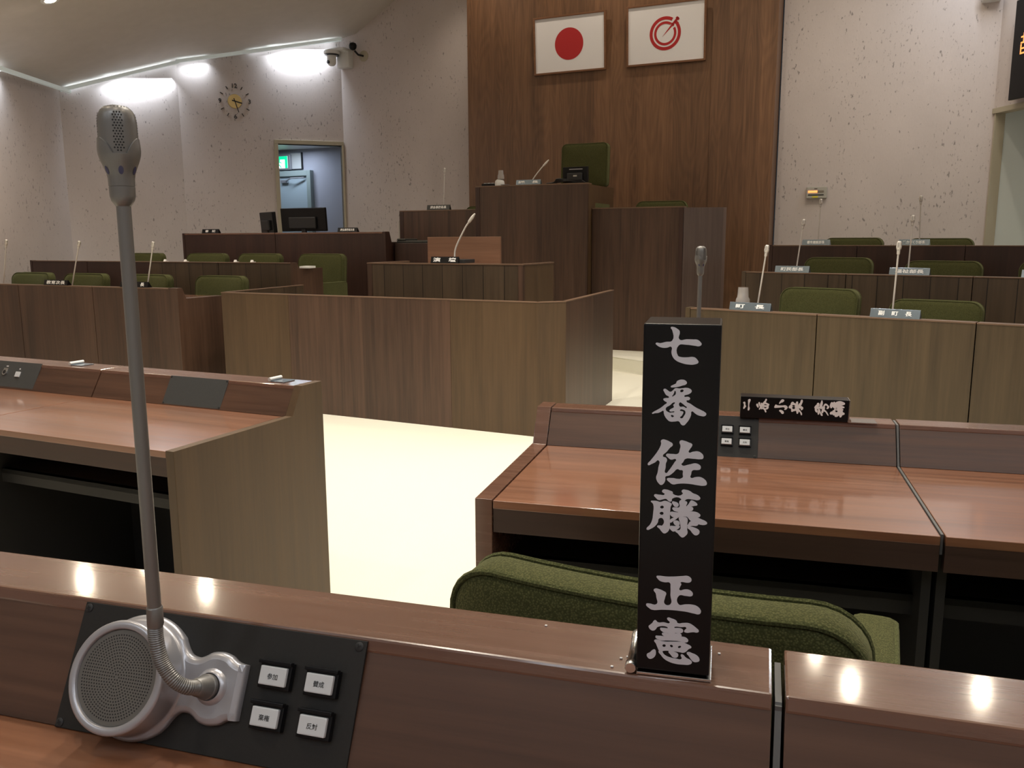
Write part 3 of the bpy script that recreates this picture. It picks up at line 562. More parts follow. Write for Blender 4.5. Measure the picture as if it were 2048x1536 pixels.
# added light boxes on the unseen rear ceiling, filling camera-facing sides with cool light
for i, (x, y) in enumerate(((-3.6, -1.6), (-1.2, -1.6), (1.2, -1.6), (3.6, -1.6), (-2.4, -3.0), (2.4, -3.0))):
    p, n = ceil_at(x, y); t = thing('fill_light_box', 'added fill light box on the unseen ceiling behind the photographer', 'ceiling light', M=Matrix.Translation(p) @ n.to_track_quat('Z', 'Y').to_matrix().to_4x4(), group='added fill light boxes behind the photographer')
    done('frame', MB().box(-.65, .65, -.17, .17, 0, .03, .004), M_['white'], t); done('diffuser', MB().box(-.62, .62, -.14, .14, .029, .034), tube, t)
    area(p + n * .06, (0, 0, 0), 1.2, .28, REAR_FILL_E, (.88, .94, 1))
# corridor lamp
area(CO.p(-6.9, -.55, 2.8), (0, 0, 0), .9, .15, 9, (.72, .84, 1))

# wall clock
cu, cz = 0, 3.213
ck = thing('wall_clock', 'wall clock of dark loose numerals around a small brass dial', 'clock', M=DW.M(.73, -.0, 3.213))
done('dial', MB().lathe([(0, 0), (.092, 0), (.097, .012), (.09, .022), (0, .024)], 40, ax=(0, -1, 0), caps=False), M_['brass'], ck, smooth=True)
for h in range(12):
    a = R(90 - 30 * h); cx, cz = .196 * math.cos(a), .205 * math.sin(a)
    if h % 3 == 0: text_mesh({0: '12', 3: '3', 6: '6', 9: '9'}[h], .085, 'numeral', M_['blackmat'], ck, Matrix.Translation((cx, -.006, cz)) @ FACE, .012, .004)
    else:
        mb = MB(); mb.box(-.022, .022, -.010, -.001, -.005, .005); mb.xf(Matrix.Translation((cx, 0, cz)) @ Matrix.Rotation(-a, 4, 'Y')); done('hour_mark', mb, M_['blackmat'], ck)
for nm, ang, ln, wd in (('hour_hand', 105, .10, .008), ('minute_hand', 163, .155, .006)):
    mb = MB(); mb.box(-wd, wd, -.034, -.030, -.04, ln); mb.xf(Matrix.Rotation(R(ang), 4, 'Y')); done(nm, mb, M_['blackmat'], ck)

# white PTZ camera and small dome camera on the corner
W4 = Fr(STG.p(0, WHITE_N), -25)
cm = thing('camera', 'white pan-tilt camera on a bracket at the wall corner', 'security camera', M=W4.M(-4.78, 0, 3.72))
done('bracket', MB().box(-.06, .14, -.12, -.0, 0.0, .22, .012).box(-.11, .14, -.24, -.0, .21, .25, .01), M_['white'], cm, smooth=True)
done('base', MB().lathe([(.10, .0), (.115, .012), (.115, .04), (.10, .055)], 32, o=(-.07, -.22, .165)), M_['white'], cm, smooth=True)
done('slot', MB().lathe([(.102, 0), (.104, .012)], 32, o=(-.07, -.22, .152)), M_['black'], cm)
done('head', MB().lathe([(0, 0), (.03, .004), (.055, .022), (.066, .055), (.068, .15)], 28, o=(-.075, -.22, .01), caps=False), M_['white'], cm, smooth=True)
done('lens', MB().lathe([(.024, 0), (.024, .02), (.016, .024)], 20, o=(-.085, -.275, .06), ax=(-.25, -1, 0)), M_['black'], cm)
dm = thing('dome_camera', 'small dark dome camera on a round wall plate beside the white camera', 'security camera', M=W4.M(-4.50, 0, 3.90))
done('wall_plate', MB().lathe([(.075, 0), (.075, .01), (.06, .018)], 28, o=(.045, 0, -.03), ax=(0, -1, 0)), M_['beige'], dm, smooth=True)
done('arm', MB().tube([(.045, -.015, -.03), (.0, -.08, -.02), (-.03, -.12, .03)], .014), M_['black'], dm, smooth=True)
done('dome', MB().lathe([(0, -.055), (.03, -.046), (.05, -.02), (.055, .01), (.045, .04), (.02, .055), (0, .057)], 24, o=(-.05, -.13, .085), caps=False), M_['black'], dm, smooth=True)

# grey monitor panel on the white wall at right
fp = thing('wall_panel', 'small grey control panel with a lit orange display on the right white wall', 'control panel', M=W4.M(1.615, 0, 1.757))
done('housing', MB().box(0, .222, -.05, 0, 0, .128, .006), M_['greyplastic'], fp)
done('display_lamps', MB().box(.018, .12, -.053, -.05, .062, .086), plain('orange_lamps', (.9, .25, .08), .4, emit=(1, .22, .06), estr=2.2), fp)
done('display_window', MB().box(.12, .19, -.0525, -.05, .062, .086), plain('dull_window', (.22, .19, .15), .4), fp)
done('slot_bar', MB().box(.018, .19, -.053, -.05, .032, .042), M_['black'], fp)
done('maker_plate', MB().box(.085, .118, -.052, -.05, .104, .110), M_['black'], fp)
done('yellow_label', MB().box(.065, .128, -.052, -.05, .006, .024), plain('yellow_label', (.62, .55, .03), .5), fp)

# sensor box at the top right, black display board
sb = thing('projector_box', 'white box fixed high on the right white wall at the top edge', 'wall box', M=W4.M(3.25, 0, 3.705))
done('body', MB().box(0, .17, -.14, 0, 0, .12, .008), M_['white'], sb); done('bracket', MB().box(.04, .13, -.02, .0, .12, .2), M_['white'], sb)
tv = thing('display_board', 'black display board with orange characters at the upper right edge', 'display', M=RW.M(.36, -.11, 2.665))
done('screen', MB().box(0, 1.55, 0, .04, 0, .95, .006), M_['black'], tv); done('wall_mount', MB().box(.3, 1.2, .04, .11, .3, .7), M_['blackmat'], tv)
om = plain('orange_characters', (.8, .3, .08), .5, emit=(1, .38, .10), estr=1.0)
mb = MB()
for x0, x1, z0, z1 in ((.118, .24, .575, .590), (.150, .165, .53, .62), (.118, .20, .520, .535), (.118, .133, .43, .515), (.118, .20, .465, .480), (.118, .20, .420, .435)):
    mb.box(x0, x1, -.003, -.0005, z0, z1)
done('lit_character', mb, om, tv)

# flags on the wood wall
WD = Fr(STG.p(0, WN), -25)
def flag(u, z, label, M0=None):
    t = thing('framed_flag', label, 'flag', M=WD.M(u, -.012, z) @ Matrix.Rotation(R(3.5), 4, 'X'))
    done('white_field', MB().box(0, .90, -.012, 0, 0, .63), M_['flagwhite'], t)
    f = .022; mb = MB()
    for b in ((-f, .9 + f, -f, 0), (-f, .9 + f, .63, .63 + f), (-f, 0, 0, .63), (.9, .9 + f, 0, .63)): mb.box(b[0], b[1], -.024, .01, b[2], b[3], .002)
    done('frame', mb, M_['frame'], t); return t
f1 = flag(-1.662, 3.352, 'framed white flag with a plain red disc on the wood wall')
mb = MB(); mb.disc((.447, -.0135, .315), (0, -1, 0), .186, 72); mb.disc((.447, -.0125, .315), (0, -1, 0), .186, 72); done('red_disc', mb, M_['flagred'], f1, recalc=False)
f2 = flag(-.46, 3.352, 'framed white flag with a red double-ring emblem on the wood wall')
def arc(mb, cx, cz, r0, r1, a0, a1, n=64):
    for i in range(n):
        t0, t1 = R(a0 + (a1 - a0) * i / n), R(a0 + (a1 - a0) * (i + 1) / n)
        mb.quad(*[(cx + r * math.cos(t), -.0135, cz + r * math.sin(t)) for r, t in ((r0, t0), (r1, t0), (r1, t1), (r0, t1))])
mb = MB(); cx, cz = .445, .315
arc(mb, cx, cz, .150, .186, 60, 392); arc(mb, cx, cz, .104, .132, 56, 388)
k = R(46); ux, uz = math.cos(k), math.sin(k); vx, vz = -uz, ux
def P2(a, b): return (cx + ux * a + vx * b, -.0136, cz + uz * a + vz * b)
mb.quad(P2(-.045, -.001), P2(.125, -.012), P2(.125, .012), P2(-.045, .001))
for a, ln, hw in ((.112, .022, .020), (.196, .024, .022)): mb.quad(P2(a, -hw), P2(a + ln, -hw), P2(a + ln, hw), P2(a, hw))
mb.quad(P2(.12, -.013), P2(.225, -.013), P2(.225, .013), P2(.12, .013)); mb.quad(P2(.15, -.040), P2(.185, -.046), P2(.185, .0), P2(.15, .0))
done('emblem', mb, M_['flagred'], f2, recalc=False)

# corridor fittings
ex = thing('exit_sign', 'green lit exit sign above the corridor door', 'exit sign', M=CO.M(-7.38, 0, 2.50))
done('housing', MB().box(0, .36, -.07, 0, 0, .26, .006), M_['silver'], ex)
done('lit_panel', MB().box(.02, .31, -.074, -.07, .03, .23), plain('exit_white', (.9, .95, .9), .4, emit=(.85, 1, .9), estr=1.2), ex)
mb = MB(); mb.box(.02, .31, -.076, -.074, .175, .23); mb.box(.255, .31, -.076, -.074, .03, .23)
mb.lathe([(.022, 0), (.022, .002)], 16, o=(.13, -.074, .165), ax=(0, -1, 0)); mb.tube([(.14, -.075, .15), (.12, -.075, .10), (.16, -.075, .06), (.17, -.075, .035)], .009); mb.tube([(.12, -.075, .10), (.09, -.075, .06), (.06, -.075, .055)], .009); mb.tube([(.10, -.075, .12), (.14, -.075, .14), (.18, -.075, .115)], .008)
done('running_figure', mb, plain('exit_green', (.01, .45, .22), .4, emit=(.0, .8, .38), estr=.8), ex)
nb = thing('notice_board', 'small white board on the corridor wall right of the exit sign', 'notice board', M=CO.M(-7.04, 0, 2.515))
done('board', MB().box(0, .23, -.02, 0, 0, .26), M_['white'], nb); done('edge_frame', MB().box(.225, .245, -.03, 0, -.01, .27).box(-.005, .23, -.03, 0, -.012, .0), M_['blackmat'], nb)

# ---------------------------------------------------------------- desks
def desk(label, O, deg, x0, x1, zf=0, H=.83, rail=.07, cr=.125, crz=.73, depth=.66, ends='', group=None, mats=('front', 'rail', 'slope', 'top', 'side'), name='council_desk', end_t=.035, cap=False, plain_front=0):
    """local: front face at y=0 (looks along -y), user side +y; ends: 'l' / 'r' add closing side panels"""
    t = thing(name, label, 'desk', (O[0], O[1], zf), R(deg), group)
    mf, mr, ms, mt, md = (M_[k] for k in mats); a, b = x0 + .002, x1 - .002
    if 'l' in ends: a += end_t
    if 'r' in ends: b -= end_t
    e = .009 if cap else .02
    mb = MB(); mb.box(a, b, 0, .025, 0, H - e, .0015)
    done('front_panel', mb, mf, t)
    mb = MB(); mb.prism([(-.004, H - e), (-.004, H), (rail, H), (rail + .004, H - .012), (rail - .012, H - .022)], a, b, 'x', .0022); done('ledge', mb, M_['caprail'] if cap else mr, t)
    mb = MB(); mb.prism([(rail + .001, H - .008), (cr, crz), (cr - .02, crz - .012), (rail - .02, H - .022)], a, b, 'x'); done('sloping_panel', mb, ms, t)
    mb = MB(); mb.prism([(cr - .03, crz - .001), (depth, crz - .001), (depth, crz - .02), (cr - .03, crz - .02)], a, b, 'x', .0015); done('worktop', mb, mt, t)
    mb = MB(); mb.box(a, b, depth - .028, depth - .0008, crz - .075, crz - .018, .001); done('apron', mb, M_['edge'], t)
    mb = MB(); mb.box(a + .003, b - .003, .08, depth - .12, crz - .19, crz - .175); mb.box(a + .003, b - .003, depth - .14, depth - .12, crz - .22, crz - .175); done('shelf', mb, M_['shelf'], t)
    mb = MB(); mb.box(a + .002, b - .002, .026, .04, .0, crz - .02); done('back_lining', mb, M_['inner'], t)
    for k, (p, q) in (('l', (x0, x0 + end_t)), ('r', (x1 - end_t, x1))):
        if k in ends:
            mb = MB(); mb.prism([(-.003, 0), (-.003, H + .002), (rail, H + .002), (cr, crz + .002), (depth + .002, crz + .002), (depth + .002, 0)], p, q, 'x', .0015); done('side_panel', mb, md, t)
        else:
            xx = p + .002 if k == 'l' else q - .020
            mb = MB(); mb.box(xx, xx + .018, .04, depth - .05, 0, crz - .02); done('divider', mb, M_['shelf'], t)
    return t
# councillor rows: the user sits on the camera side, so the local x axis runs to the left
FGF = Fr((-.001, .671), -16.6)                # ledge front line of the nearest desk
def cdesk(label, fr, noff, u0, u1, **kw):     # u along the row (to the right), noff: distance from the ledge's near edge to the far face
    P = fr.p(0, noff); return desk(label, (P.x, P.y), math.degrees(fr.a) + 180, -u1, -u0, **kw)
ck3 = dict(group='councillor desks')
fg1 = cdesk('nearest desk, with the large microphone and the black upright name block', FGF, .076, -.71, .213, zf=.13, rail=.076, cr=.13, crz=.725, depth=.68, ends='', mats=('front', 'rail', 'slope', 'top', 'side'))
fg2 = cdesk('nearest desk unit at the lower right corner beyond the dark joint', FGF, .076, .219, 1.14, zf=.13, rail=.076, cr=.13, crz=.725, depth=.68, ends='')
mb = MB(); mb.box(.2135, .2185, -.004, .068, .80, .953); mb.prism([(-.055, .85), (-.001, .955), (.01, .955), (-.04, .85)], .2135, .2185, 'x')
o = done('joint_strip', mb, M_['seam']); o.matrix_world = FGF.M(0, 0); tag(o, 'grey joint strip between the two nearest desk units', 'trim strip')
R2F = Fr((.115, 2.407), -15.5)
r21 = cdesk('red-brown desk in front of the nearest row, carrying the lying name block', R2F, .069, -.043, .918, rail=.069, cr=.125, crz=.732, depth=.66, ends='r', end_t=.040, mats=('front', 'rail', 'slope', 'top', 'rail'))
r22 = cdesk('red-brown desk unit right of the dark joint, in front of the nearest row', R2F, .069, .924, 1.86, rail=.069, cr=.125, crz=.732, depth=.66, ends='')
mb = MB(); mb.box(.9185, .9235, .0, .065, .73, .8285); mb.box(.9185, .9235, -.58, -.05, .69, .7318); mb.prism([(-.057, .73), (-.001, .8285), (.01, .82), (-.05, .72)], .9185, .9235, 'x')
o = done('joint_strip', mb, M_['seam']); o.matrix_world = R2F.M(0, 0); tag(o, 'dark joint strip between the two red-brown desk units at right', 'trim strip')
L2F = Fr((-.712, 2.793), -24.5)
mk2 = dict(rail=.105, cr=.158, crz=.735, depth=.665)
l21 = cdesk('brown desk at left with the blank black panel and a large side panel', L2F, .103, -.919, .015, ends='l', end_t=.030, **mk2)
l22 = cdesk('brown desk at the left edge with the socket panel', L2F, .103, -1.845, -.921, **mk2)
l23 = cdesk('brown desk past the left edge of the picture', L2F, .103, -2.77, -1.847, **mk2)

# executive rows facing the councillors
ek = dict(name='executive_desk', cap=True)
R1O, R2O = (1.211, 5.918), (1.919, 7.133); RA = -39
fr_r1 = Fr(R1O, RA); fr_r2 = Fr(R2O, RA); R3P = fr_r2.p(0, 1.389); fr_r3 = Fr(R3P, RA)
ol = ('front2', 'rail', 'slope', 'top', 'front2')
for i, (a, b, lb) in enumerate(((-.0, .913, 'front right row desk with the inverted glass, left unit'), (.915, 1.811, 'front right row desk in the middle, with the second silver nameplate'), (1.813, 2.71, 'front right row desk at the right edge of the photo'))):
    desk(lb, R1O, RA, a, b, 0, .835, crz=.735, ends='l' if i == 0 else 'r' if i == 2 else '', mats=ol, group='right executive desks', **ek)
bo = ('boards', 'rail', 'slope', 'top', 'boards')
for i, (a, b, lb) in enumerate(((-.0, .847, 'middle right row desk of grooved boards, left unit'), (.849, 1.727, 'middle right row desk of grooved boards, second unit'), (1.729, 2.65, 'middle right row desk of grooved boards at the right edge'))):
    desk(lb, R2O, RA, a, b, .2, .835, crz=.735, ends='l' if i == 0 else '', mats=bo, group='right executive desks', **ek)
dk = ('dark', 'rail', 'slope', 'top', 'dark')
for i, (a, b, lb) in enumerate(((-.346, .49, 'rear right row desk of veneer in painted shade, left unit'), (.492, 1.388, 'rear right row desk of veneer in painted shade, middle unit'), (1.39, 2.3, 'rear right row desk of veneer in painted shade at the right edge'))):
    desk(lb, (R3P.x, R3P.y), RA, a, b, .405, .835, crz=.735, ends='l' if i == 0 else '', mats=dk, group='right executive desks', **ek)
LAO = (-2.716, 6.944); LBO = (-2.083, 8.19); LANG = -24.5
fr_la = Fr(LAO, LANG); fr_lb = Fr(LBO, LANG); LCP = fr_lb.p(0, 1.5); fr_lc = Fr(LCP, LANG)
fk = ('front', 'rail', 'slope', 'top', 'front')
for i, (a, b, lb) in enumerate(((-.98, .0, 'front left row desk at its right end with the stepped side panel'), (-1.93, -.982, 'front left row desk, second unit from its stepped right end'), (-2.88, -1.932, 'front left row desk at the left edge of the photo'))):
    desk(lb, LAO, LANG, a, b, .10, .825, rail=.05, cr=.085, crz=.735, depth=.52, ends='r' if i == 0 else '', mats=fk, group='left executive desks', end_t=.10 if i == 0 else .035, **ek)
gk = ('boards', 'rail', 'slope', 'top', 'front')
for i, (a, b, lb) in enumerate(((-.93, .0, 'second left row desk at its right end with the white paper'), (-1.86, -.932, 'second left row desk, second unit from its right end'), (-2.79, -1.862, 'second left row desk, third unit from its right end'), (-3.70, -2.792, 'second left row desk at its left end'))):
    desk(lb, LBO, LANG, a, b, .27, .825, rail=.05, cr=.09, crz=.765, depth=.45, ends='r' if i == 0 else 'l' if i == 3 else '', mats=gk if i < 2 else dk, group='left executive desks', end_t=.03, **ek)
for i, (a, b, lb) in enumerate(((-1.45, .08, 'dark clerks counter with the wide monitor, right half'), (-2.90, -1.452, 'dark clerks counter in front of the clock wall, left half'))):
    desk(lb, (LCP.x, LCP.y), LANG, a, b, .42, .975, rail=.08, cr=.12, crz=.86, depth=.62, ends='r' if i == 0 else 'l', mats=dk, group='clerks counter', name='clerks_counter')
slab([fr_la.p(-3.4, -.12), fr_la.p(.42, -.12), fr_la.p(.42, 1.3), fr_la.p(-3.4, 1.3)], 0, .10, 'low carpeted tier under the front left row')
slab([fr_lb.p(-3.9, -.12), fr_lb.p(.42, -.12), fr_lb.p(.42, 1.38), fr_lb.p(-3.9, 1.38)], 0, .27, 'carpeted tier under the second left row')
slab([fr_lc.p(-3.3, -.11), fr_lc.p(.35, -.11), fr_lc.p(.35, 1.55), fr_lc.p(-1.9, 1.55), fr_lc.p(-3.3, .9)], 0, .42, 'carpeted tier under the clerks counter')
slab([fr_r2.p(-.25, -.08), fr_r2.p(2.7, -.08), fr_r2.p(2.7, 1.30), fr_r2.p(-.25, 1.30)], 0, .20, 'carpeted tier under the middle right row')
slab([fr_r3.p(-.42, -.08), fr_r3.p(2.1, -.08), fr_r3.p(1.5, 1.0), fr_r3.p(-.42, 1.2)], 0, .405, 'carpeted tier under the rear right row')

# ---------------------------------------------------------------- fence, speaker's podium and the high bench
FN = Fr((-1.45, 6.36), -26.3)
t = thing('low_partition', 'low wooden partition screen standing on the cream carpet before the podium', 'partition', (FN.O.x, FN.O.y, 0), FN.a)
H, T = .905, .03
def seg_panel(nm, p, q, mat, mcap, seam=()):
    p, q = Vector((*p, 0)), Vector((*q, 0)); d = (q - p).normalized(); n = Vector((-d.y, d.x, 0)); L = (q - p).length
    Mx = Matrix.Translation(p) @ Matrix.Rotation(math.atan2(d.y, d.x), 4, 'Z')
    o = done(nm, MB().box(0, L, 0, T, 0, H - .008, .001), M_[mat], t); o.matrix_local = Mx
    c = done('cap_rail', MB().box(-.003, L + .003, -.003, T + .003, H - .008, H, .002), M_['caprail'], o)
pa, pb, pc, pd = (-.958, 0), (-.28, 0), (1.145, 0), (1.806, 0)
def loc(v): r = FN.M(0, 0).inverted() @ Vector((v[0], v[1], 0)); return (r.x, r.y)
seg_panel('front_panel', pa, (-.281, 0), 'side', 1); seg_panel('front_panel', (-.279, 0), (1.144, 0), 'front', 1); seg_panel('front_panel', (1.146, 0), pd, 'side', 1)
pe = loc((.36, 5.62)); pf = loc((.82, 6.85)); seg_panel('corner_panel', pd, pe, 'side', 1); seg_panel('wing_panel', pe, pf, 'front', 1)
pl = loc((-1.94, 7.86)); seg_panel('wing_panel', pl, pa, 'boards', 1)

PO = Fr((-.535, 6.904), -25)
t = thing('podium', 'wooden speaker podium with raised rim behind the low partition', 'podium', PO.p(0, 0, .13), PO.a); Hh = .99
done('front_panel', MB().box(-.70, .645, 0, .03, 0, Hh - .012, .001), M_['boards'], t)
for a, b in ((-.748, -.702), (.647, .69)): done('corner_post', MB().box(a, b, -.002, .03, 0, Hh - .012, .001), M_['front'], t)
for a, b in ((-.748, -.718), (.66, .69)): done('side_panel', MB().box(a, b, .03, .62, 0, Hh - .012, .001), M_['side'], t)
mb = MB()
for bx in ((-.752, .694, -.004, .034), (-.752, -.714, .034, .62), (.656, .694, .034, .62)): mb.box(*bx, Hh - .012, Hh, .002)
done('cap_rail', mb, M_['caprail'], t)
done('worktop', MB().box(-.715, .657, .032, .56, Hh - .13, Hh - .10), M_['top'], t)
bd = thing('wooden_board', 'plain wooden board standing upright on the podium behind its microphone', 'board', PO.p(0, .40, .13 + Hh - .10), PO.a)
done('board', MB().box(-.395, .30, 0, .025, 0, .31, .003), wood('board_veneer', (.13, .062, .034), (.24, .125, .075), 'x', 0, .5, seed=15), bd)
done('foot', MB().box(-.25, -.21, -.05, .09, 0, .02, .003).box(.1, .14, -.05, .09, 0, .02, .003), M_['caprail'], bd)

def bench(label, fr, u0, u1, n0, depth, ztop, zf, mat='front', ends=(), name='high_bench', chamfer=None, sidemat='side'):
    t = thing(name, label, 'bench', fr.p(0, n0, zf), fr.a); h = ztop - zf
    a = u0 + (.055 if 'l' in ends else 0); b = u1 - (.045 if 'r' in ends else 0)
    done('front_panel', MB().box(a, b, 0, .03, 0, h, .001), M_[mat], t)
    if 'l' in ends: done('end_board', MB().box(u0, a - .001, -.004, .03, 0, h, .0015), M_['dark'], t)
    if 'r' in ends: done('end_board', MB().box(b + .001, u1, -.004, .03, 0, h, .0015), M_['dark'], t)
    for x in (u0, u1 - .03): done('side_panel', MB().box(x, x + .03, .031, depth, 0, h, .001), M_[sidemat], t)
    done('top_rail', MB().box(u0, u1, -.003, .12, h + .0005, h + .014, .002), M_['caprail'], t)
    done('worktop', MB().box(u0 + .031, u1 - .031, .031, depth, h - .16, h - .13), M_['top'], t)
    return t
bench('chairman bench, the tallest wooden bench in the middle of the stage', STG, -1.66, -.341, -.12, .85, 1.872, .13, 'front', ('l',), sidemat='side')
bench('left wing bench lower than and left of the tall middle bench', STG, -2.73, -1.665, 0, .75, 1.63, .13, 'front', ('l',))
b3 = bench('right wing bench with an angled end panel, right of the tall middle bench', STG, -.335, .645, 0, .8, 1.617, .13, 'front', ('r',))
mb = MB(); mb.box(0, .43, 0, .03, 0, 1.487, .001); o = done('angled_end_panel', mb, wood('angled_veneer_lit', (.075, .052, .045), (.15, .108, .095), 'z', .2, .22, coat=.4, seed=21), b3); o.matrix_local = Matrix.Translation((.648, .0, 0)) @ Matrix.Rotation(R(25), 4, 'Z')  # lighter grey-brown veneer paints in the stronger light on this panel

# ---------------------------------------------------------------- chairs
def rrect(w, h, r, n=7):
    pts = []
    for cx, cz, a0 in ((w / 2 - r, h - r, 0), (-w / 2 + r, h - r, 90), (-w / 2 + r, r, 180), (w / 2 - r, r, 270)):
        for i in range(n + 1): a = R(a0 + 90 * i / n); pts.append((cx + r * math.cos(a), cz + r * math.sin(a)))
    return pts
def densify(pts, m=.05):
    out = []
    for i, p in enumerate(pts):
        q = pts[(i + 1) % len(pts)]; L = math.dist(p, q); k = max(1, int(L / m))
        out += [(p[0] + (q[0] - p[0]) * j / k, p[1] + (q[1] - p[1]) * j / k) for j in range(k)]
    return out
def cushion(name, w, h, t, r, curve, lean, z0, y0, parent, pipe=True, pad=.02):
    """rounded upholstered pad standing in x-z, thickness along y, sides bent forward (-y)"""
    ol = densify(rrect(w, h, r)); cxm, czm = 0, h / 2
    def tr(x, y, z): return Vector((x, y0 + y - curve * (2 * x / w) ** 2 + lean * z, z0 + z))
    mb = MB(); rings = []
    for s, y in ((.0, -t / 2 - pad), (.55, -t / 2 - pad * .8), (.86, -t / 2 - pad * .35), (.975, -t / 2), (1, -t / 2 + .012), (1, t / 2 - .012), (.975, t / 2), (.86, t / 2 + pad * .25), (.55, t / 2 + pad * .5), (.0, t / 2 + pad * .6)):
        s = max(s, .02); rings.append([mb.bm.verts.new(tr(cxm + (x - cxm) * s, y, czm + (z - czm) * s)) for x, z in ol])
    mb.skin(rings); o = done(name, mb, M_['green'], parent, smooth=True, angle=60)
    if pipe:
        mb = MB()
        for y in (-t / 2 + .002, t / 2 - .002): mb.loop_tube([tr(x * .995, y, czm + (z - czm) * .995) for x, z in ol], .0045, 6)
        done('piping', mb, M_['greenpipe'], o, smooth=True)
    return o
def make_chair(label, w=.56, top=.86, tall=False):
    """faces -y; origin on the floor"""
    c = thing('office_armchair' if not tall else 'high_back_armchair', label, 'chair')
    hb = top - .42
    if tall:
        cushion('backrest', w, .38, .085, .05, .03, .06, .42, .24, c); cushion('head_cushion', w, top - .81, .095, .055, .03, .06, .805, .262, c)
    else: cushion('backrest', w, hb, .075, .075, .035, .10, .42, .22, c)
    s = cushion('seat', w - .09, .50, .10, .07, 0, 0, 0, 0, c); s.matrix_local = Matrix.Translation((0, .22, .42)) @ Matrix.Rotation(R(90), 4, 'X')
    for sx in (-1, 1):
        mb = MB(); mb.box(sx * (w / 2 + .005) - .042, sx * (w / 2 + .005) + .042, -.33, .20, .36, .635, .03, 4)
        a = done('armrest', mb, M_['green'], c, smooth=True, angle=60)
        mb = MB(); mb.loop_tube([(sx * (w / 2 + .040), y, z) for y, z in densify([(p[0] - .065, p[1] + .365) for p in rrect(.52, .265, .035)])], .0042, 6); done('piping', mb, M_['greenpipe'], a, smooth=True)
    done('column', MB().lathe([(.045, .07), (.045, .12), (.028, .13), (.028, .36)], 16), M_['black'], c, smooth=True)
    for i in range(4):
        a = R(45 + 90 * i); d = Vector((math.cos(a), math.sin(a), 0))
        l = done('leg', MB().tube([Vector((0, 0, .10)), d * .28 + Vector((0, 0, .055))], [.026, .018], 8), M_['black'], c, smooth=True)
        done('caster', MB().lathe([(.02, -.012), (.027, -.008), (.027, .008), (.02, .012)], 14, o=d * .28 + Vector((0, 0, .028)), ax=(-d.y, d.x, 0)), M_['chrome'], l)
    return c
proto = make_chair('green armchair seen from behind at the nearest red-brown desk')
CR = math.radians(180 - 23.7)
proto.location = Vector((.163, 1.032, 0)) - Vector((-math.sin(CR), math.cos(CR), 0)) * .27; proto.rotation_euler = (0, 0, CR)
R2W = R2F.M(0, 0)
copy_tree(proto, 'green armchair cut off at the lower right corner of the photo', Vector((1.175, 1.10, 0)), R(180 - 23.7))
ex_ch = make_chair('green armchair at the front right row beside the first silver nameplate', .58, .93)
def chair_at(fr, u, n, z, top, label, rot=0, first=[True]):
    p = fr.p(u, n, z); rz = fr.a + R(rot)
    if first[0]: first[0] = False; c = ex_ch; c['label'] = label; c.location = p; c.rotation_euler = (0, 0, rz)
    else: c = copy_tree(ex_ch, label, p, rz)
    c.scale = (1, 1, (top - z) / .93); c['group'] = 'green armchairs of the executive rows'; return c
chair_at(fr_r1, .58, .72, 0, .94, 'green armchair at the front right row between the glass and the second nameplate', -4)
chair_at(fr_r1, 1.39, .70, 0, .885, 'green armchair at the front right row behind the second silver nameplate', 0)
chair_at(fr_r1, 2.30, .75, 0, .9, 'green armchair at the front right row just outside the photo', 0)
chair_at(fr_r2, .47, .74, .20, 1.133, 'green armchair at the middle right row beside its first nameplate')
chair_at(fr_r2, 1.32, .74, .20, 1.114, 'green armchair at the middle right row beside its second nameplate')
chair_at(fr_r2, 2.16, .74, .20, 1.125, 'green armchair at the middle right row cut by the right edge')
chair_at(fr_r3, .16, .72, .405, 1.305, 'green armchair at the rear right row beside the left nameplate, under the wall panel')
chair_at(fr_r3, .98, .72, .405, 1.297, 'green armchair at the rear right row beside the right nameplate')
for u, lb in ((-3.02, 'leftmost green armchair at the front left row'), (-2.22, 'second green armchair from the left at the front left row'), (-1.36, 'third green armchair from the left at the front left row, by the near microphone stem'), (-.43, 'green armchair at the right end of the front left row, fully in view')):
    chair_at(fr_la, u, .73, .10, .98, lb)
for u, lb in ((-2.95, 'green armchair partly behind the near microphone stem at the second left row'), (-1.98, 'green armchair at the second left row below the small dark nameplate'), (-1.21, 'green armchair at the second left row left of the white paper'), (-.37, 'green armchair at the right end of the second left row, behind the white paper')):
    chair_at(fr_lb, u, .72, .27, 1.16, lb)
chair_at(STG, .19, .60, .72, 1.72, 'green armchair behind the right wing bench')
chair_at(STG, -1.96, .55, .70, 1.705, 'green armchair mostly hidden behind the left wing bench')
tall = make_chair('tall green two-part armchair behind the chairman bench', .545, 1.30, True)
tall.location = STG.p(-.66, .42, 1.075); tall.rotation_euler = (0, 0, STG.a)
# raised floors the bench chairs stand on
mb = MB(); mb.box(-2.70, -1.69, .1, 1.5, .13, .70, .005); mb.box(-.30, .62, .1, 1.5, .13, .72, .005); mb.box(-1.62, -.38, .05, 1.5, .13, 1.07, .005)
o = struct('floor', mb, M_['carpet'], 'raised floors behind the benches'); o.location = STG.O; o.rotation_euler = (0, 0, STG.a)

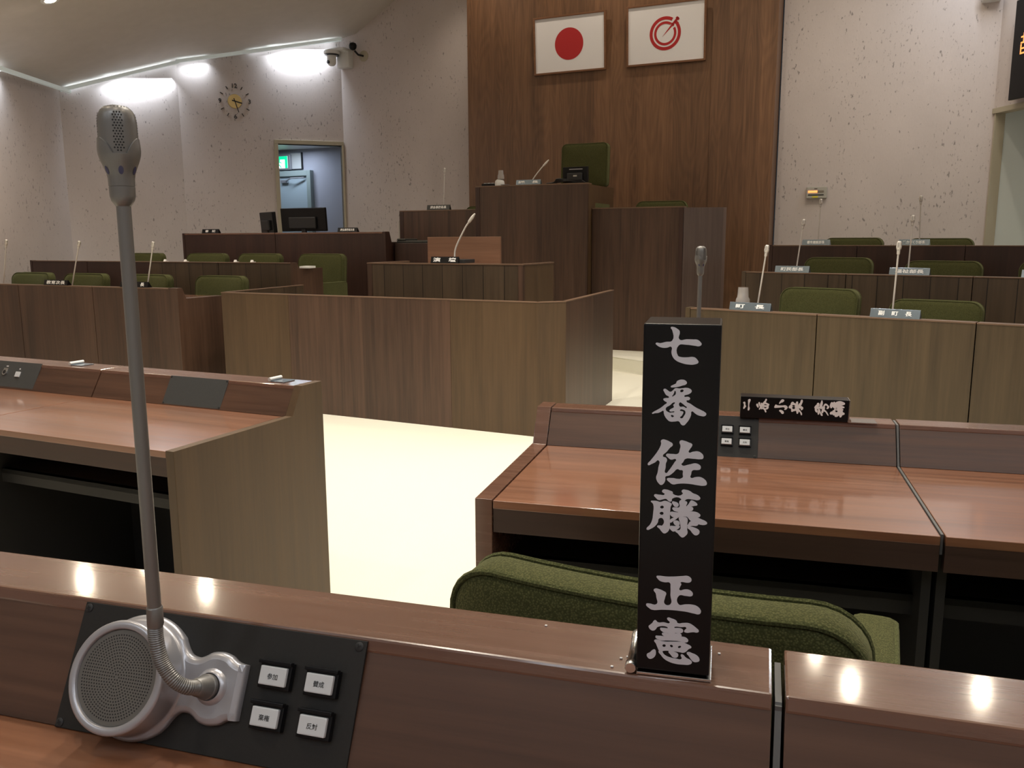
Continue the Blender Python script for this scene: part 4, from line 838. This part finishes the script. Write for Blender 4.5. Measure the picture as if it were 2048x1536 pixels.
# ---------------------------------------------------------------- voting panel, conference microphone
def panel_matrix(fr, zl, off, drop, u, v, ret=0):
    """matrix on a sloping panel: x along the row, y up the slope, z out of the panel"""
    vv = (-fr.n * off + Vector((0, 0, -drop))).normalized(); yy = -vv; xx = fr.u.copy(); zz = xx.cross(yy)
    o = fr.p(u, 0, zl) + vv * v
    return Matrix(((xx.x, yy.x, zz.x, o.x), (xx.y, yy.y, zz.y, o.y), (xx.z, yy.z, zz.z, o.z), (0, 0, 0, 1)))
FGP = lambda u, v: panel_matrix(FGF, .96, .054, .105, u, v)
def screw(par, x, y, z):
    o = done('screw', MB().lathe([(.0042, 0), (.0042, .0006), (.0032, .0012), (0, .0012)], 16, o=(x, y, z), caps=False), M_['blackmat'], par, smooth=True)
    mb = MB()
    for a in (.4, 1.97):
        c, s = math.cos(a) * .0024, math.sin(a) * .0024; k = .25
        mb.quad((x - c + s * k, y - s - c * k, z + .0014), (x + c + s * k, y + s - c * k, z + .0014), (x + c - s * k, y + s + c * k, z + .0014), (x - c - s * k, y - s + c * k, z + .0014))
    done('screw_slot', mb, M_['micdark'], o, recalc=False)
vp = thing('voting_panel', 'dark voting panel with four white buttons on the nearest desk', 'control panel', M=FGP(-.2855, .0610))
done('faceplate', MB().box(-.1525, .1525, -.0580, .0580, -.001, .0018, .0006), M_['plate'], vp)
for x in (-.1475, .1455):
    for y in (-.0535, .0525): screw(vp, x, y, .0018)
for (u, v, word) in ((-.2140, .0430, '参加'), (-.1680, .0432, '賛成'), (-.2145, .0776, '棄権'), (-.1672, .0778, '反対')):
    x, y = u + .2855, .0610 - v
    b = done('push_button', MB().box(x - .0155, x + .0165, y - .0115, y + .0120, .0016, .0085, .0012).box(x - .0165, x + .0165, y + .0095, y + .0130, .006, .0120, .0008), M_['black'], vp)
    done('button_cap', MB().box(x - .0132, x + .0132, y - .0085, y + .0078, .006, .0118, .0012), M_['button'], b)
    text_mesh(word, .0054, 'button_lettering', M_['ink'], b, Matrix.Translation((x + .0003, y - .0012, .01195)), .01, .00005)
setpart(vp.children[0], 'dark faceplate')

def mic_head(par, base, mt='mic'):
    """capsule head standing on a pole; base = matrix whose z axis is the pole axis"""
    mm = .001
    body = MB().lathe([(4.8, 0), (6.2, 1.5), (8.6, 5), (9.5, 8.5), (9.7, 15.5), (9.45, 15.7), (9.45, 16.1), (9.75, 16.3), (9.9, 22), (10.6, 26), (11.9, 29.6), (13.6, 34), (14.3, 36.5), (10, 37)], 32)
    body.xf(base @ Matrix.Scale(mm, 4)); h = done('microphone_head', body, M_[mt], par, smooth=True, angle=50)
    # cup with rounded notches at front and back and tall horns at the sides
    mb = MB(); n = 56; rings = []
    for k in range(7):
        t = k / 6; ring = []
        for i in range(n):
            a = 2 * math.pi * i / n; c = abs(math.cos(a)); top = 40.2 + 12.2 * max(0.0, min(1, (c - .38) / .5)) ** .6
            hh = 33.5 + (top - 33.5) * t; r = 13.3 + 2.6 * math.sin(min(1, (hh - 33) / 11) * math.pi / 2) - max(0, hh - 45) * .09
            ring.append(mb.bm.verts.new((r * math.cos(a), r * math.sin(a), hh)))
        rings.append(ring)
    inner = [mb.bm.verts.new((v.co.x * .925, v.co.y * .925, v.co.z + .5)) for v in rings[-1]]; low = [mb.bm.verts.new((v.co.x * .9, v.co.y * .9, 34.5)) for v in rings[0]]
    mb.skin(rings + [inner, low], caps=False); mb.xf(base @ Matrix.Scale(mm, 4)); done('cup', mb, M_[mt], h, smooth=True, angle=50)
    cap = MB().lathe([(13.6, 35), (14.2, 40), (14.5, 55), (14.3, 64), (13.6, 69.5), (11.8, 73.6), (8.6, 76.4), (4.5, 77.5), (0, 77.7)], 40, caps=False); cap.xf(base @ Matrix.Scale(mm, 4))
    cp = done('capsule', cap, M_[mt], h, smooth=True, angle=60)
    mb = MB()
    for band in range(4):
        a0 = -90 + 90 * band
        for j in range(15):
            z = 42.5 + j * 2.05; m = 4 if j % 2 else 3
            if j == 0: m = 2
            for i in range(m):
                a = R(a0 + (i - (m - 1) / 2) * 8.6); r = 14.55 if z < 62 else 14.55 - ((z - 62) / 8.5) ** 2 * .9
                mb.disc((r * math.cos(a), r * math.sin(a), z), (math.cos(a), math.sin(a), max(0, (z - 60) * .03)), .68, 8)
    for ring_r, cnt in ((3.2, 8), (6.2, 16), (9.0, 22)):
        for i in range(cnt):
            a = 2 * math.pi * i / cnt; zz = 77.78 - (ring_r / 9.0) ** 2 * 1.45
            mb.disc((ring_r * math.cos(a), ring_r * math.sin(a), zz), (math.cos(a) * ring_r * .04, math.sin(a) * ring_r * .04, 1), .5, 6)
    mb.xf(base @ Matrix.Scale(mm, 4)); done('grille_holes', mb, M_['micdark'], h, recalc=False)
    mb = MB()
    for i in range(6):
        a = R(-90 + 60 * i); c = Vector((math.cos(a), math.sin(a), 0)); s = Vector((-c.y, c.x, 0)); up_ = (Vector((0, 0, 1)) + c * .33).normalized(); o = c * 11.45 + Vector((0, 0, 28.0))
        mb.bm.faces.new([mb.bm.verts.new(o + s * (1.9 * math.cos(2 * math.pi * q / 16)) + up_ * (3.4 * math.sin(2 * math.pi * q / 16))) for q in range(16)])
    mb.xf(base @ Matrix.Scale(mm, 4)); done('light_window', mb, M_['window'], h, recalc=False)
    return h

cmT = thing('conference_microphone', 'large silver conference microphone with round loudspeaker on the nearest desk', 'microphone', M=FGP(-.355, .063))
# local helpers: along the row (u), away from the user (n), up (z) -> panel axes
def LN(u, n, z): return Vector((u, .457 * n + .889 * z, -.889 * n + .457 * z))
def sm(pts, k=6):
    out = []
    for i in range(len(pts) - 1):
        p0, p1, p2, p3 = pts[max(i - 1, 0)], pts[i], pts[i + 1], pts[min(i + 2, len(pts) - 1)]
        for j in range(k):
            t = j / k; out.append(.5 * ((2 * p1) + (p2 - p0) * t + (2 * p0 - 5 * p1 + 4 * p2 - p3) * t * t + (3 * p1 - p0 - 3 * p2 + p3) * t ** 3))
    return out + [pts[-1]]
out = []
half = [Vector(p) for p in ((.040, .0395, 0), (.046, .0305, 0), (.052, .0255, 0), (.060, .0245, 0), (.066, .0265, 0), (.073, .0305, 0), (.083, .0320, 0), (.093, .0300, 0), (.099, .0265, 0), (.104, .0248, 0), (.1115, .0240, 0))]
top = sm(half, 4); cy = .001
arcp = [Vector((.0565 * math.cos(a), .0565 * math.sin(a), 0)) for a in (R(46 + 268 * i / 48) for i in range(1, 48))]
outl = [(p.x, p.y + cy) for p in top[::-1]] + [(p.x, p.y) for p in arcp] + [(p.x, -p.y + cy) for p in top]
mb = MB(); rings = []
for ins, z in ((0, .0019), (0, .0055), (.0012, .0082), (.0034, .0098), (.0065, .0105)):
    ring = []
    m = len(outl)
    for i, p in enumerate(outl):
        q0, q1 = Vector(outl[i - 1]), Vector(outl[(i + 1) % m]); tdir = (q1 - q0).normalized(); nrm = Vector((-tdir.y, tdir.x))
        ring.append(mb.bm.verts.new((p[0] + nrm.x * ins, p[1] + nrm.y * ins, z)))
    rings.append(ring)
mb.skin(rings, caps=False); mb.bm.faces.new([mb.bm.verts.new(v.co) for v in rings[-1]])
bmesh.ops.triangulate(mb.bm, faces=[f for f in mb.bm.faces if len(f.verts) > 4])
hs = done('housing', mb, M_['silver'], cmT, smooth=True, angle=50)
done('housing_joint', MB().box(.0478, .0484, -.0170, .0190, .0095, .01065), M_['micdark'], hs)
done('boss', MB().lathe([(.0165, .0100), (.0150, .0128), (.0128, .0150), (.0120, .0152)], 28, o=(.081, .0025, 0), caps=False), M_['silver'], hs, smooth=True)
sp = done('loudspeaker', MB().lathe([(.0535, .0098), (.0515, .0110), (.0505, .0140), (.0500, .0365), (.0494, .0385), (.0478, .0396), (.0430, .0396), (.0421, .0386), (.0418, .0358)], 64, caps=False), M_['silver'], cmT, smooth=True, angle=50)
done('speaker_grille', MB().lathe([(.0425, .0352), (.0415, .0366), (.02, .0368), (0, .0368)], 56, caps=False), M_['silverdk'], sp, smooth=True)
mb = MB()
for k in range(1, 15):
    r = k * .00262; c = int(2 * math.pi * r / .00272)
    for i in range(c):
        a = 2 * math.pi * i / c; mb.disc((r * math.cos(a), r * math.sin(a), .03692), (0, 0, 1), .00074, 8)
done('grille_holes', mb, M_['micdark'], sp, recalc=False)
B0 = Vector((.081, .0025, 0))
cl = done('collar', MB().lathe([(.0108, .0145), (.0111, .0150), (.0111, .0200), (.0106, .0205)], 36, o=B0), M_['mic'], cmT, smooth=True)
done('neck_sleeve', MB().lathe([(.0106, .0204), (.0100, .0220), (.0078, .0330), (.0066, .0345)], 28, o=B0), M_['mic'], cmT, smooth=True)
path = sm([B0 + p for p in (LN(0, -.0300, .0153), LN(-.002, -.0395, .0205), LN(-.0095, -.0440, .0275), (LN(-.0185, -.0445, .0385)), LN(-.0236, -.0445, .0510), LN(-.0256, -.0445, .066), LN(-.0252, -.0445, .078))], 14)
mb = MB(); rad = [.0060 + (.0006 if i % 2 else 0) for i in range(len(path))]; mb.tube(path, rad, 16); done('gooseneck', mb, M_['mic'], cmT, smooth=True, angle=30)
done('pole_sleeve', MB().tube([B0 + LN(-.0252, -.0445, .0765), B0 + LN(-.0249, -.0445, .0785), B0 + LN(-.0245, -.0445, .0935), B0 + LN(-.0245, -.0445, .0945)], [.0064, .0069, .0067, .0058], 24), M_['mic'], cmT, smooth=True)
done('pole', MB().tube([B0 + LN(-.0245, -.0445, .0935), B0 + LN(-.0236, -.0445, .431)], [.0057, .0055], 24), M_['mic'], cmT, smooth=True)
ZP = LN(0, 0, 1); YP = LN(0, 1, 0); XP = Vector((1, 0, 0)); b0 = B0 + LN(-.0236, -.0445, .4300)
mic_head(cmT, Matrix(((XP.x, YP.x, ZP.x, b0.x), (XP.y, YP.y, ZP.y, b0.y), (XP.z, YP.z, ZP.z, b0.z), (0, 0, 0, 1))) @ Matrix.Rotation(R(42), 4, 'Z'))
# the same pair on the red-brown desk in front
R2P = lambda u, v: panel_matrix(R2F, .83, .056, .098, u, v)
vp2 = copy_tree(vp, 'grey voting panel with four white buttons on the red-brown desk', M=R2P(.4215, .0575))
cm2 = copy_tree(cmT, 'silver conference microphone on the red-brown desk, mostly behind the upright name block', M=R2P(.352, .0590))

# panels on the left desk
L2P = lambda u, v: panel_matrix(L2F, .83, .053, .095, u, v)
bp = thing('blank_panel', 'blank dark panel screwed to the sloping part of the left desk', 'control panel', M=L2P(-.4325, .0535))
done('faceplate', MB().box(-.134, .134, -.0535, .0535, -.001, .0018, .0006), M_['plategrey'], bp)
for x in (-.129, .129):
    for y in (-.049, .049): screw(bp, x, y, .0018)
jp = thing('socket_panel', 'dark panel with a round silver socket and a white switch at the left edge', 'control panel', M=L2P(-1.40, .0500))
done('faceplate', MB().box(-.15, .152, -.0535, .0535, -.001, .0018, .0006), M_['plategrey'], jp)
so = done('socket', MB().lathe([(.0125, .0015), (.0125, .006), (.0085, .0065), (.0085, .003), (0, .003)], 24, o=(-.040, .006, 0), caps=False).box(-.053, -.027, .0, .024, .0015, .004, .001), M_['chrome'], jp); done('socket_hole', MB().disc((-.040, .006, .0072), (0, 0, 1), .0082, 18), M_['micdark'], so, recalc=False)
done('switch_plate', MB().box(.026, .052, -.010, .012, .0015, .006, .001), M_['button'], jp); done('label_strip', MB().box(-.045, -.033, .030, .034, .0018, .0022).box(.036, .043, .022, .027, .0018, .0022), M_['whiteletter'], jp)

# ---------------------------------------------------------------- name blocks
nbk = thing('name_block', 'tall black upright name block with seven white brush-written characters', 'name block', M=Fr((.1020, .6430), -14).M(0, 0, .9605))
done('block', MB().box(-.0020, .0560, 0, .0580, .0045, .2860, .0016), M_['black'], nbk)
done('base_plate', MB().box(-.0015, .0575, -.001, .0590, 0, .0025, .0006), M_['chrome'], nbk)
done('hinge', MB().lathe([(.0042, -.002), (.0048, -.001), (.0048, .006), (.0040, .007), (.0040, .050), (.0048, .051), (.0048, .060)], 18, o=(-.0065, 0, .0050), ax=(0, 1, 0)), M_['chrome'], nbk, smooth=True)
for g in BIG_GLYPHS: glyph_mesh(g, 'character', M_['whiteletter'], nbk, Matrix.Translation((0, -.00012, .0045)) @ FACE)
lyb = thing('name_block', 'black name block lying on its side on the red-brown desk ledge', 'name block', M=Fr((.617, 2.251), -14.7).M(0, .002, .8305))
done('block', MB().box(-.001, .2735, 0, .050, .001, .0590, .0016), M_['black'], lyb)
done('end_plate', MB().box(.2736, .2765, 0, .050, .001, .0590, .0006), M_['chrome'], lyb)
done('base_plate', MB().box(.278, .345, 0, .050, -.0003, .0022, .0006), M_['chrome'], lyb)
done('hinge', MB().lathe([(.0045, -.001), (.0045, .049)], 16, o=(.277, .001, .0042), ax=(0, 1, 0)), M_['chrome'], lyb, smooth=True)
for g in LYING_GLYPHS: glyph_mesh(g, 'character', M_['brightletter'], lyb, Matrix.Translation((0, -.0002, .0035)) @ FACE)
def bracket(u, label):
    t = thing('block_bracket', label, 'bracket', M=L2F.M(u, .030, .8305), group=None)
    done('base_plate', MB().box(0, .058, 0, .058, 0, .0025, .0006), M_['nameplate'], t)
    done('roller', MB().lathe([(.0065, -.002), (.0065, .060)], 16, o=(-.004, 0, .0075), ax=(0, 1, 0)), M_['white'], t, smooth=True); return t
bracket(-.142, 'metal bracket with white roller near the right end of the left desk ledge')
bracket(-1.125, 'metal bracket with white roller on the left desk ledge left of the near microphone pole')

# ---------------------------------------------------------------- small microphones of the far desks
def pole_mic(label, fr, u, n, z, h, tilt, group='pole microphones of the executive desks', proto=[]):
    Mx = fr.M(u, n, z) @ Matrix.Rotation(R(tilt), 4, 'Y')
    if proto:
        t = copy_tree(proto[0], label, M=Mx, group=group)
    else:
        t = thing('pole_microphone', label, 'microphone', M=Mx, group=group)
        done('foot', MB().lathe([(.0, -.0), (.032, .0), (.032, .008), (.012, .014), (.0065, .03)], 20), M_['silver'], t, smooth=True)
        done('pole', MB().tube([(0, 0, .012), (0, 0, .43)], .0055, 12), M_['farpole_lit'], t, smooth=True)
        mic_head(t, Matrix.Translation((0, 0, .428)), 'farpole_lit'); proto.append(t)
    for k in t.children:
        pass
    t.scale = (1, 1, h / .505) if abs(h - .505) > .02 else (1, 1, 1); return t
pole_mic('pole microphone at the first silver nameplate of the front right row', fr_r1, .438, .16, .735, .533, 7)
pole_mic('pole microphone at the second silver nameplate of the front right row', fr_r1, 1.315, .16, .735, .553, 1.5)
pole_mic('pole microphone at the first nameplate of the middle right row', fr_r2, .385, .16, .935, .525, 6)
pole_mic('pole microphone at the second nameplate of the middle right row', fr_r2, 1.252, .16, .935, .538, 1.0)
pole_mic('thin pole microphone rising under the grey wall panel, rear right row', fr_r3, .070, .16, 1.14, .535, 1)
pole_mic('thin pole microphone at the right nameplate of the rear right row', fr_r3, .985, .16, 1.14, .535, -2)
pole_mic('pole microphone at the four-character black nameplate of the front left row', fr_la, -1.42, .13, .835, .50, 20)
pole_mic('pole microphone just right of the near microphone stem, front left row', fr_la, -.50, .13, .835, .485, 16)
pole_mic('pole microphone at the left edge of the photo, front left row', fr_la, -2.33, .13, .835, .50, 14)

# ---------------------------------------------------------------- nameplates
def nameplate(label, text, fr, u0, w, n, z, silver=False, h=.052, rot=0, group=None, size=.030, tw=None):
    t = thing('nameplate', label, 'nameplate', M=fr.M(u0 + w / 2, n, z, R(rot)), group=group)
    mat = M_['nameplate'] if silver else M_['black']
    s = .014
    done('plate', MB().prism([(0, 0), (s, h), (s + .004, h), (.050, 0)], -w / 2, w / 2, 'x', .001), mat, t)
    Mx = Matrix.Translation((0, -.0006, .0)) @ Matrix.Rotation(-math.atan2(s, h), 4, 'X') @ Matrix.Translation((0, 0, h * .5)) @ FACE
    text_mesh(text, size, 'lettering', M_['brightletter'], t, Mx, .018, .0003, width=tw); return t
g1 = 'silver nameplates of the right rows'; g2 = 'black nameplates of the left side'
nameplate('silver nameplate with two characters in front of the inverted glass', '町　長', fr_r1, .316, .285, .012, .835, True, group=g1, tw=.20)
nameplate('silver nameplate with three spaced characters on the front right row', '副　町　長', fr_r1, 1.228, .282, .012, .835, True, group=g1, tw=.19)
nameplate('silver nameplate with four characters at the left of the middle right row', '町民部長', fr_r2, .276, .278, .012, 1.035, True, group=g1, tw=.185)
nameplate('silver nameplate with four characters behind the tall pole, middle right row', '福祉部長', fr_r2, 1.158, .280, .012, 1.035, True, group=g1, tw=.20)
nameplate('silver nameplate cut off at the right edge of the middle right row', '部長', fr_r2, 2.02, .28, .012, 1.035, True, group=g1, tw=.15)
nameplate('silver nameplate with six characters at the rear right row, below the wall panel', '都市建設部長', fr_r3, -.030, .262, .012, 1.24, True, group=g1, tw=.165)
nameplate('silver nameplate with seven characters at the right of the rear right row', '魅力づくり部長', fr_r3, .842, .255, .012, 1.24, True, group=g1, tw=.18)
nameplate('black nameplate with four characters left of the near microphone stem', '教育次長', fr_la, -1.60, .30, .008, .925, group=g2, h=.046, tw=.235, size=.034)
nameplate('black nameplate partly hidden by the near microphone stem', '教　育　長', fr_la, -.66, .32, .008, .925, group=g2, h=.046, tw=.235, size=.034)
nameplate('small black nameplate at the left end of the dark clerks counter', '書　記', fr_lc, -2.60, .265, .02, 1.395, group=g2, h=.05, tw=.16)
nameplate('black nameplate right of the wide monitor on the clerks counter', '議会事務局次長', fr_lc, -.575, .265, .02, 1.395, group=g2, h=.05, tw=.19)
nameplate('black nameplate on the left wing bench', '議会事務局長', STG, -2.365, .30, .01, 1.645, group=g2, h=.056, tw=.21, size=.034)
nameplate('silver nameplate with two characters on the tall chairman bench', '議　長', STG, -1.175, .288, -.105, 1.887, True, group=g1, h=.052, tw=.235)
# white edges of the plates standing on the second left row
for u, lb in ((-1.70, 'small white folded card on the second left row ledge, left pair'), (-1.42, 'second small white card on the second left row ledge, left pair'), (-.76, 'small white card on the second left row ledge, left of the right pair'), (-.55, 'rightmost small white card on the second left row ledge')):
    t = thing('place_card', lb, 'card', M=fr_lb.M(u, .03, 1.096)); done('card', MB().prism([(0, 0), (.012, .022), (.024, 0)], 0, .03, 'x').box(.03, .055, .0, .02, 0, .005), M_['paper'], t)

# ---------------------------------------------------------------- things on the podium, benches and counter
def bent_mic(label, name, M, pts, r=.007, hr=.013):
    t = thing(name, label, 'microphone', M=M); pts = sm([Vector(p) for p in pts], 8)
    done('gooseneck', MB().tube(pts, r, 10), M_['bright'], t, smooth=True)
    d = (pts[-1] - pts[-2]).normalized(); e = pts[-1]
    done('microphone_head', MB().lathe([(.006, -.01), (hr, .005), (hr, .05), (.006, .085), (0, .087)], 14, o=e, ax=d, caps=False), M_['bright'], t, smooth=True)
    done('foot', MB().lathe([(.02, 0), (.02, .006), (.009, .02)], 16, o=pts[0] - Vector((0, 0, .02))), M_['blackmat'], t, smooth=True); return t
M_['bright'] = plain('pale_metal', (.78, .76, .72), .3, .4)
ZR = .13 + .99
pn = nameplate('black nameplate with two characters on the podium rim', '演　壇', PO, -.135, .255, .0, ZR, group=g2, h=.052, tw=.21, size=.036)
done('housing', MB().box(-.125, .175, .020, .20, .0, .030, .004), M_['blackmat'], pn)
bent_mic('bent white microphone rising from the black podium nameplate', 'gooseneck_microphone', PO.M(.035, .10, ZR + .03), [(0, 0, .02), (.005, 0, .07), (.03, 0, .13), (.10, 0, .25), (.135, 0, .295)])
ZC = 1.886
bent_mic('bent white microphone on the tall chairman bench left of the small monitor', 'gooseneck_microphone', STG.M(-1.03, .0, ZC), [(0, 0, .0), (.005, 0, .045), (.03, 0, .085), (.10, 0, .165), (.135, 0, .20)], .0065, .011)
t = pole_mic('thin pole microphone on the left wing bench', STG, -2.20, .10, 1.52, .60, 3, group=None)

# small monitor with its cables, chairman bench
def monitor(label, M, w, h, d=.035, tilt=0, foot=.06, name='monitor'):
    t = thing(name, label, 'monitor', M=M @ Matrix.Rotation(R(tilt), 4, 'X'))
    done('display_case', MB().box(-w / 2, w / 2, 0, d, foot, foot + h, .008), M_['black'], t)
    done('rear_hump', MB().box(-w * .3, w * .3, -.03, .002, foot + h * .12, foot + h * .62, .012), M_['blackmat'], t)
    done('screen', MB().box(-w / 2 + .015, w / 2 - .015, d, d + .002, foot + .015, foot + h - .015), plain('screen_dark', (.02, .022, .025), .15), t)
    done('stand', MB().box(-.03, .03, -.01, .02, 0, foot + .05, .004).box(-w * .22, w * .22, -.06, .10, 0, .012, .005), M_['blackmat'], t); return t
t = monitor('small monitor turned away on the tall chairman bench in front of the high chair', STG.M(-.535, .02, ZC), .285, .165, tilt=4, foot=.012)
done('silver_bar', MB().box(-.065, .085, -.0045, -.001, .148, .156), M_['silver'], t); done('badge', MB().box(-.01, .03, -.034, -.029, .075, .092), M_['greyplastic'], t)
cb = thing('cable', 'black cables bundled on the chairman bench left of the small monitor', 'cable', M=STG.M(-.78, -.02, ZC))
mb = MB(); rnd = random.Random(3)
for k in range(5):
    mb.tube(sm([Vector((-.07 + .02 * k, .02 * k, .012)), Vector((.05, .03 - .01 * k, .02 + .008 * k)), Vector((.16, .01 * k, .03 + .006 * k)), Vector((.27, .02, .02 + .01 * k)), Vector((.36, .03, .012))], 6), .006, 6)
done('cable_bundle', mb, M_['blackmat'], cb, smooth=True)
# glass and white cloth, small black box on the chairman bench
def tumbler(label, M, h=.115, r0=.032, r1=.045, name='drinking_glass'):
    t = thing(name, label, 'glass', M=M)      # upside down: wide rim below
    done('glass_wall', MB().lathe([(r1, 0), (r1 * .99, .02), (r1 * .93, h * .45), (r0 * 1.12, h * .55), (r0, h), (r0 * .1, h), (r0 * .1, h - .008), (r0 - .004, h - .010), (r0 * 1.05, h * .55), (r1 - .006, .01), (r1 - .0025, 0)], 32, caps=False), M_['clear'], t, smooth=True); return t
tumbler('clear glass turned upside down on the front right row by the first silver nameplate', fr_r1.M(.355, .14, .835 - .0), .145, .034, .050)
wt = thing('water_jug', 'white cup shape with a clear glass upside down on top, chairman bench', 'cup', M=STG.M(-1.40, -.04, ZC))
done('white_cover', MB().lathe([(.052, 0), (.054, .03), (.048, .055), (.03, .07), (.0, .072)], 24, caps=False), M_['white'], wt, smooth=True)
done('saucer', MB().lathe([(.03, 0), (.072, .008), (.074, .014), (.03, .010)], 28, o=(.03, .03, 0)), M_['silver'], wt, smooth=True)
tumbler('clear glass upside down on the white cover, chairman bench', STG.M(-1.385, -.04, ZC + .072), .095, .027, .038)
kb = thing('switch_box', 'small black box with four pale keys at the left end of the chairman bench', 'switch box', M=STG.M(-1.615, -.06, ZC))
done('case', MB().box(0, .20, 0, .09, 0, .030, .004), M_['black'], kb)
for i in range(4): done('key', MB().box(.018 + .046 * i, .046 + .046 * i, .02, .05, .029, .036, .002), M_['button'], kb)
# counter: two monitors, grey chair back, papers
ZL = 1.396
monitor('wide black monitor seen from behind on the clerks counter', fr_lc.M(-1.255, .30, ZL - .10, R(0)), .655, .275, tilt=4, foot=.055 + .06)
t = monitor('smaller black monitor turned sideways left of the wide one on the clerks counter', fr_lc.M(-1.82, .32, ZL - .10, R(-28)), .40, .25, d=.05, tilt=4, foot=.10)
gc = thing('chair_back', 'pale grey chair back behind the right end of the clerks counter', 'chair', M=fr_lc.M(-.09, .68, .42))
done('backrest', MB().prism([(-.085, .55), (.075, .55), (.085, 1.115), (.07, 1.135), (-.05, 1.125), (-.072, 1.10)], -.02, .02, 'y', .008), M_['greyplastic'], gc)
done('seat', MB().box(-.21, .21, .0, .42, .42, .46, .02), M_['greyplastic'], gc); done('support', MB().box(-.04, .04, -.01, .03, .42, .60), M_['blackmat'], gc)
for sx, sy in ((-.18, .03), (.18, .03), (-.18, .38), (.18, .38)): done('leg', MB().tube([(sx, sy, 0), (sx * .9, sy, .43)], .012, 8), M_['silver'], gc)
sd = thing('side_cabinet', 'low dark cabinet with folders between the clerks counter and the left wing bench', 'cabinet', M=fr_lc.M(.12, .12, .0))
done('body', MB().box(0, .46, 0, .40, 0, 1.27, .004), M_['dark'], sd); done('folder_stack', MB().box(.0, .40, .04, .34, 1.271, 1.30, .01).box(.01, .12, .03, .3, 1.30, 1.32, .008), plain('dark_folders', (.05, .05, .045), .6), sd)
pp = thing('paper', 'white paper sheets on the right end of the second left row', 'paper', M=fr_lb.M(.045 - .10, .13, 1.038, R(12)))
done('sheets', MB().box(0.02, .125, 0, .14, 0, .02, .003), M_['paper'], pp)
# crumbs of paper on the nearest ledge
for i, (u, n) in enumerate(((.094, .028), (.089, .024), (.084, .008), (.099, .034), (.013, .066), (.168, .055))):
    t = thing('paper_crumb', 'tiny white crumb on the nearest desk ledge by the upright name block', 'crumb', M=FGF.M(u, n, .9602), group='white crumbs on the nearest ledge')
    done('crumb', MB().box(-.0011, .0011, -.0009, .0009, 0, .0011, .0003), M_['paper'], t)
bpy.context.view_layer.update()
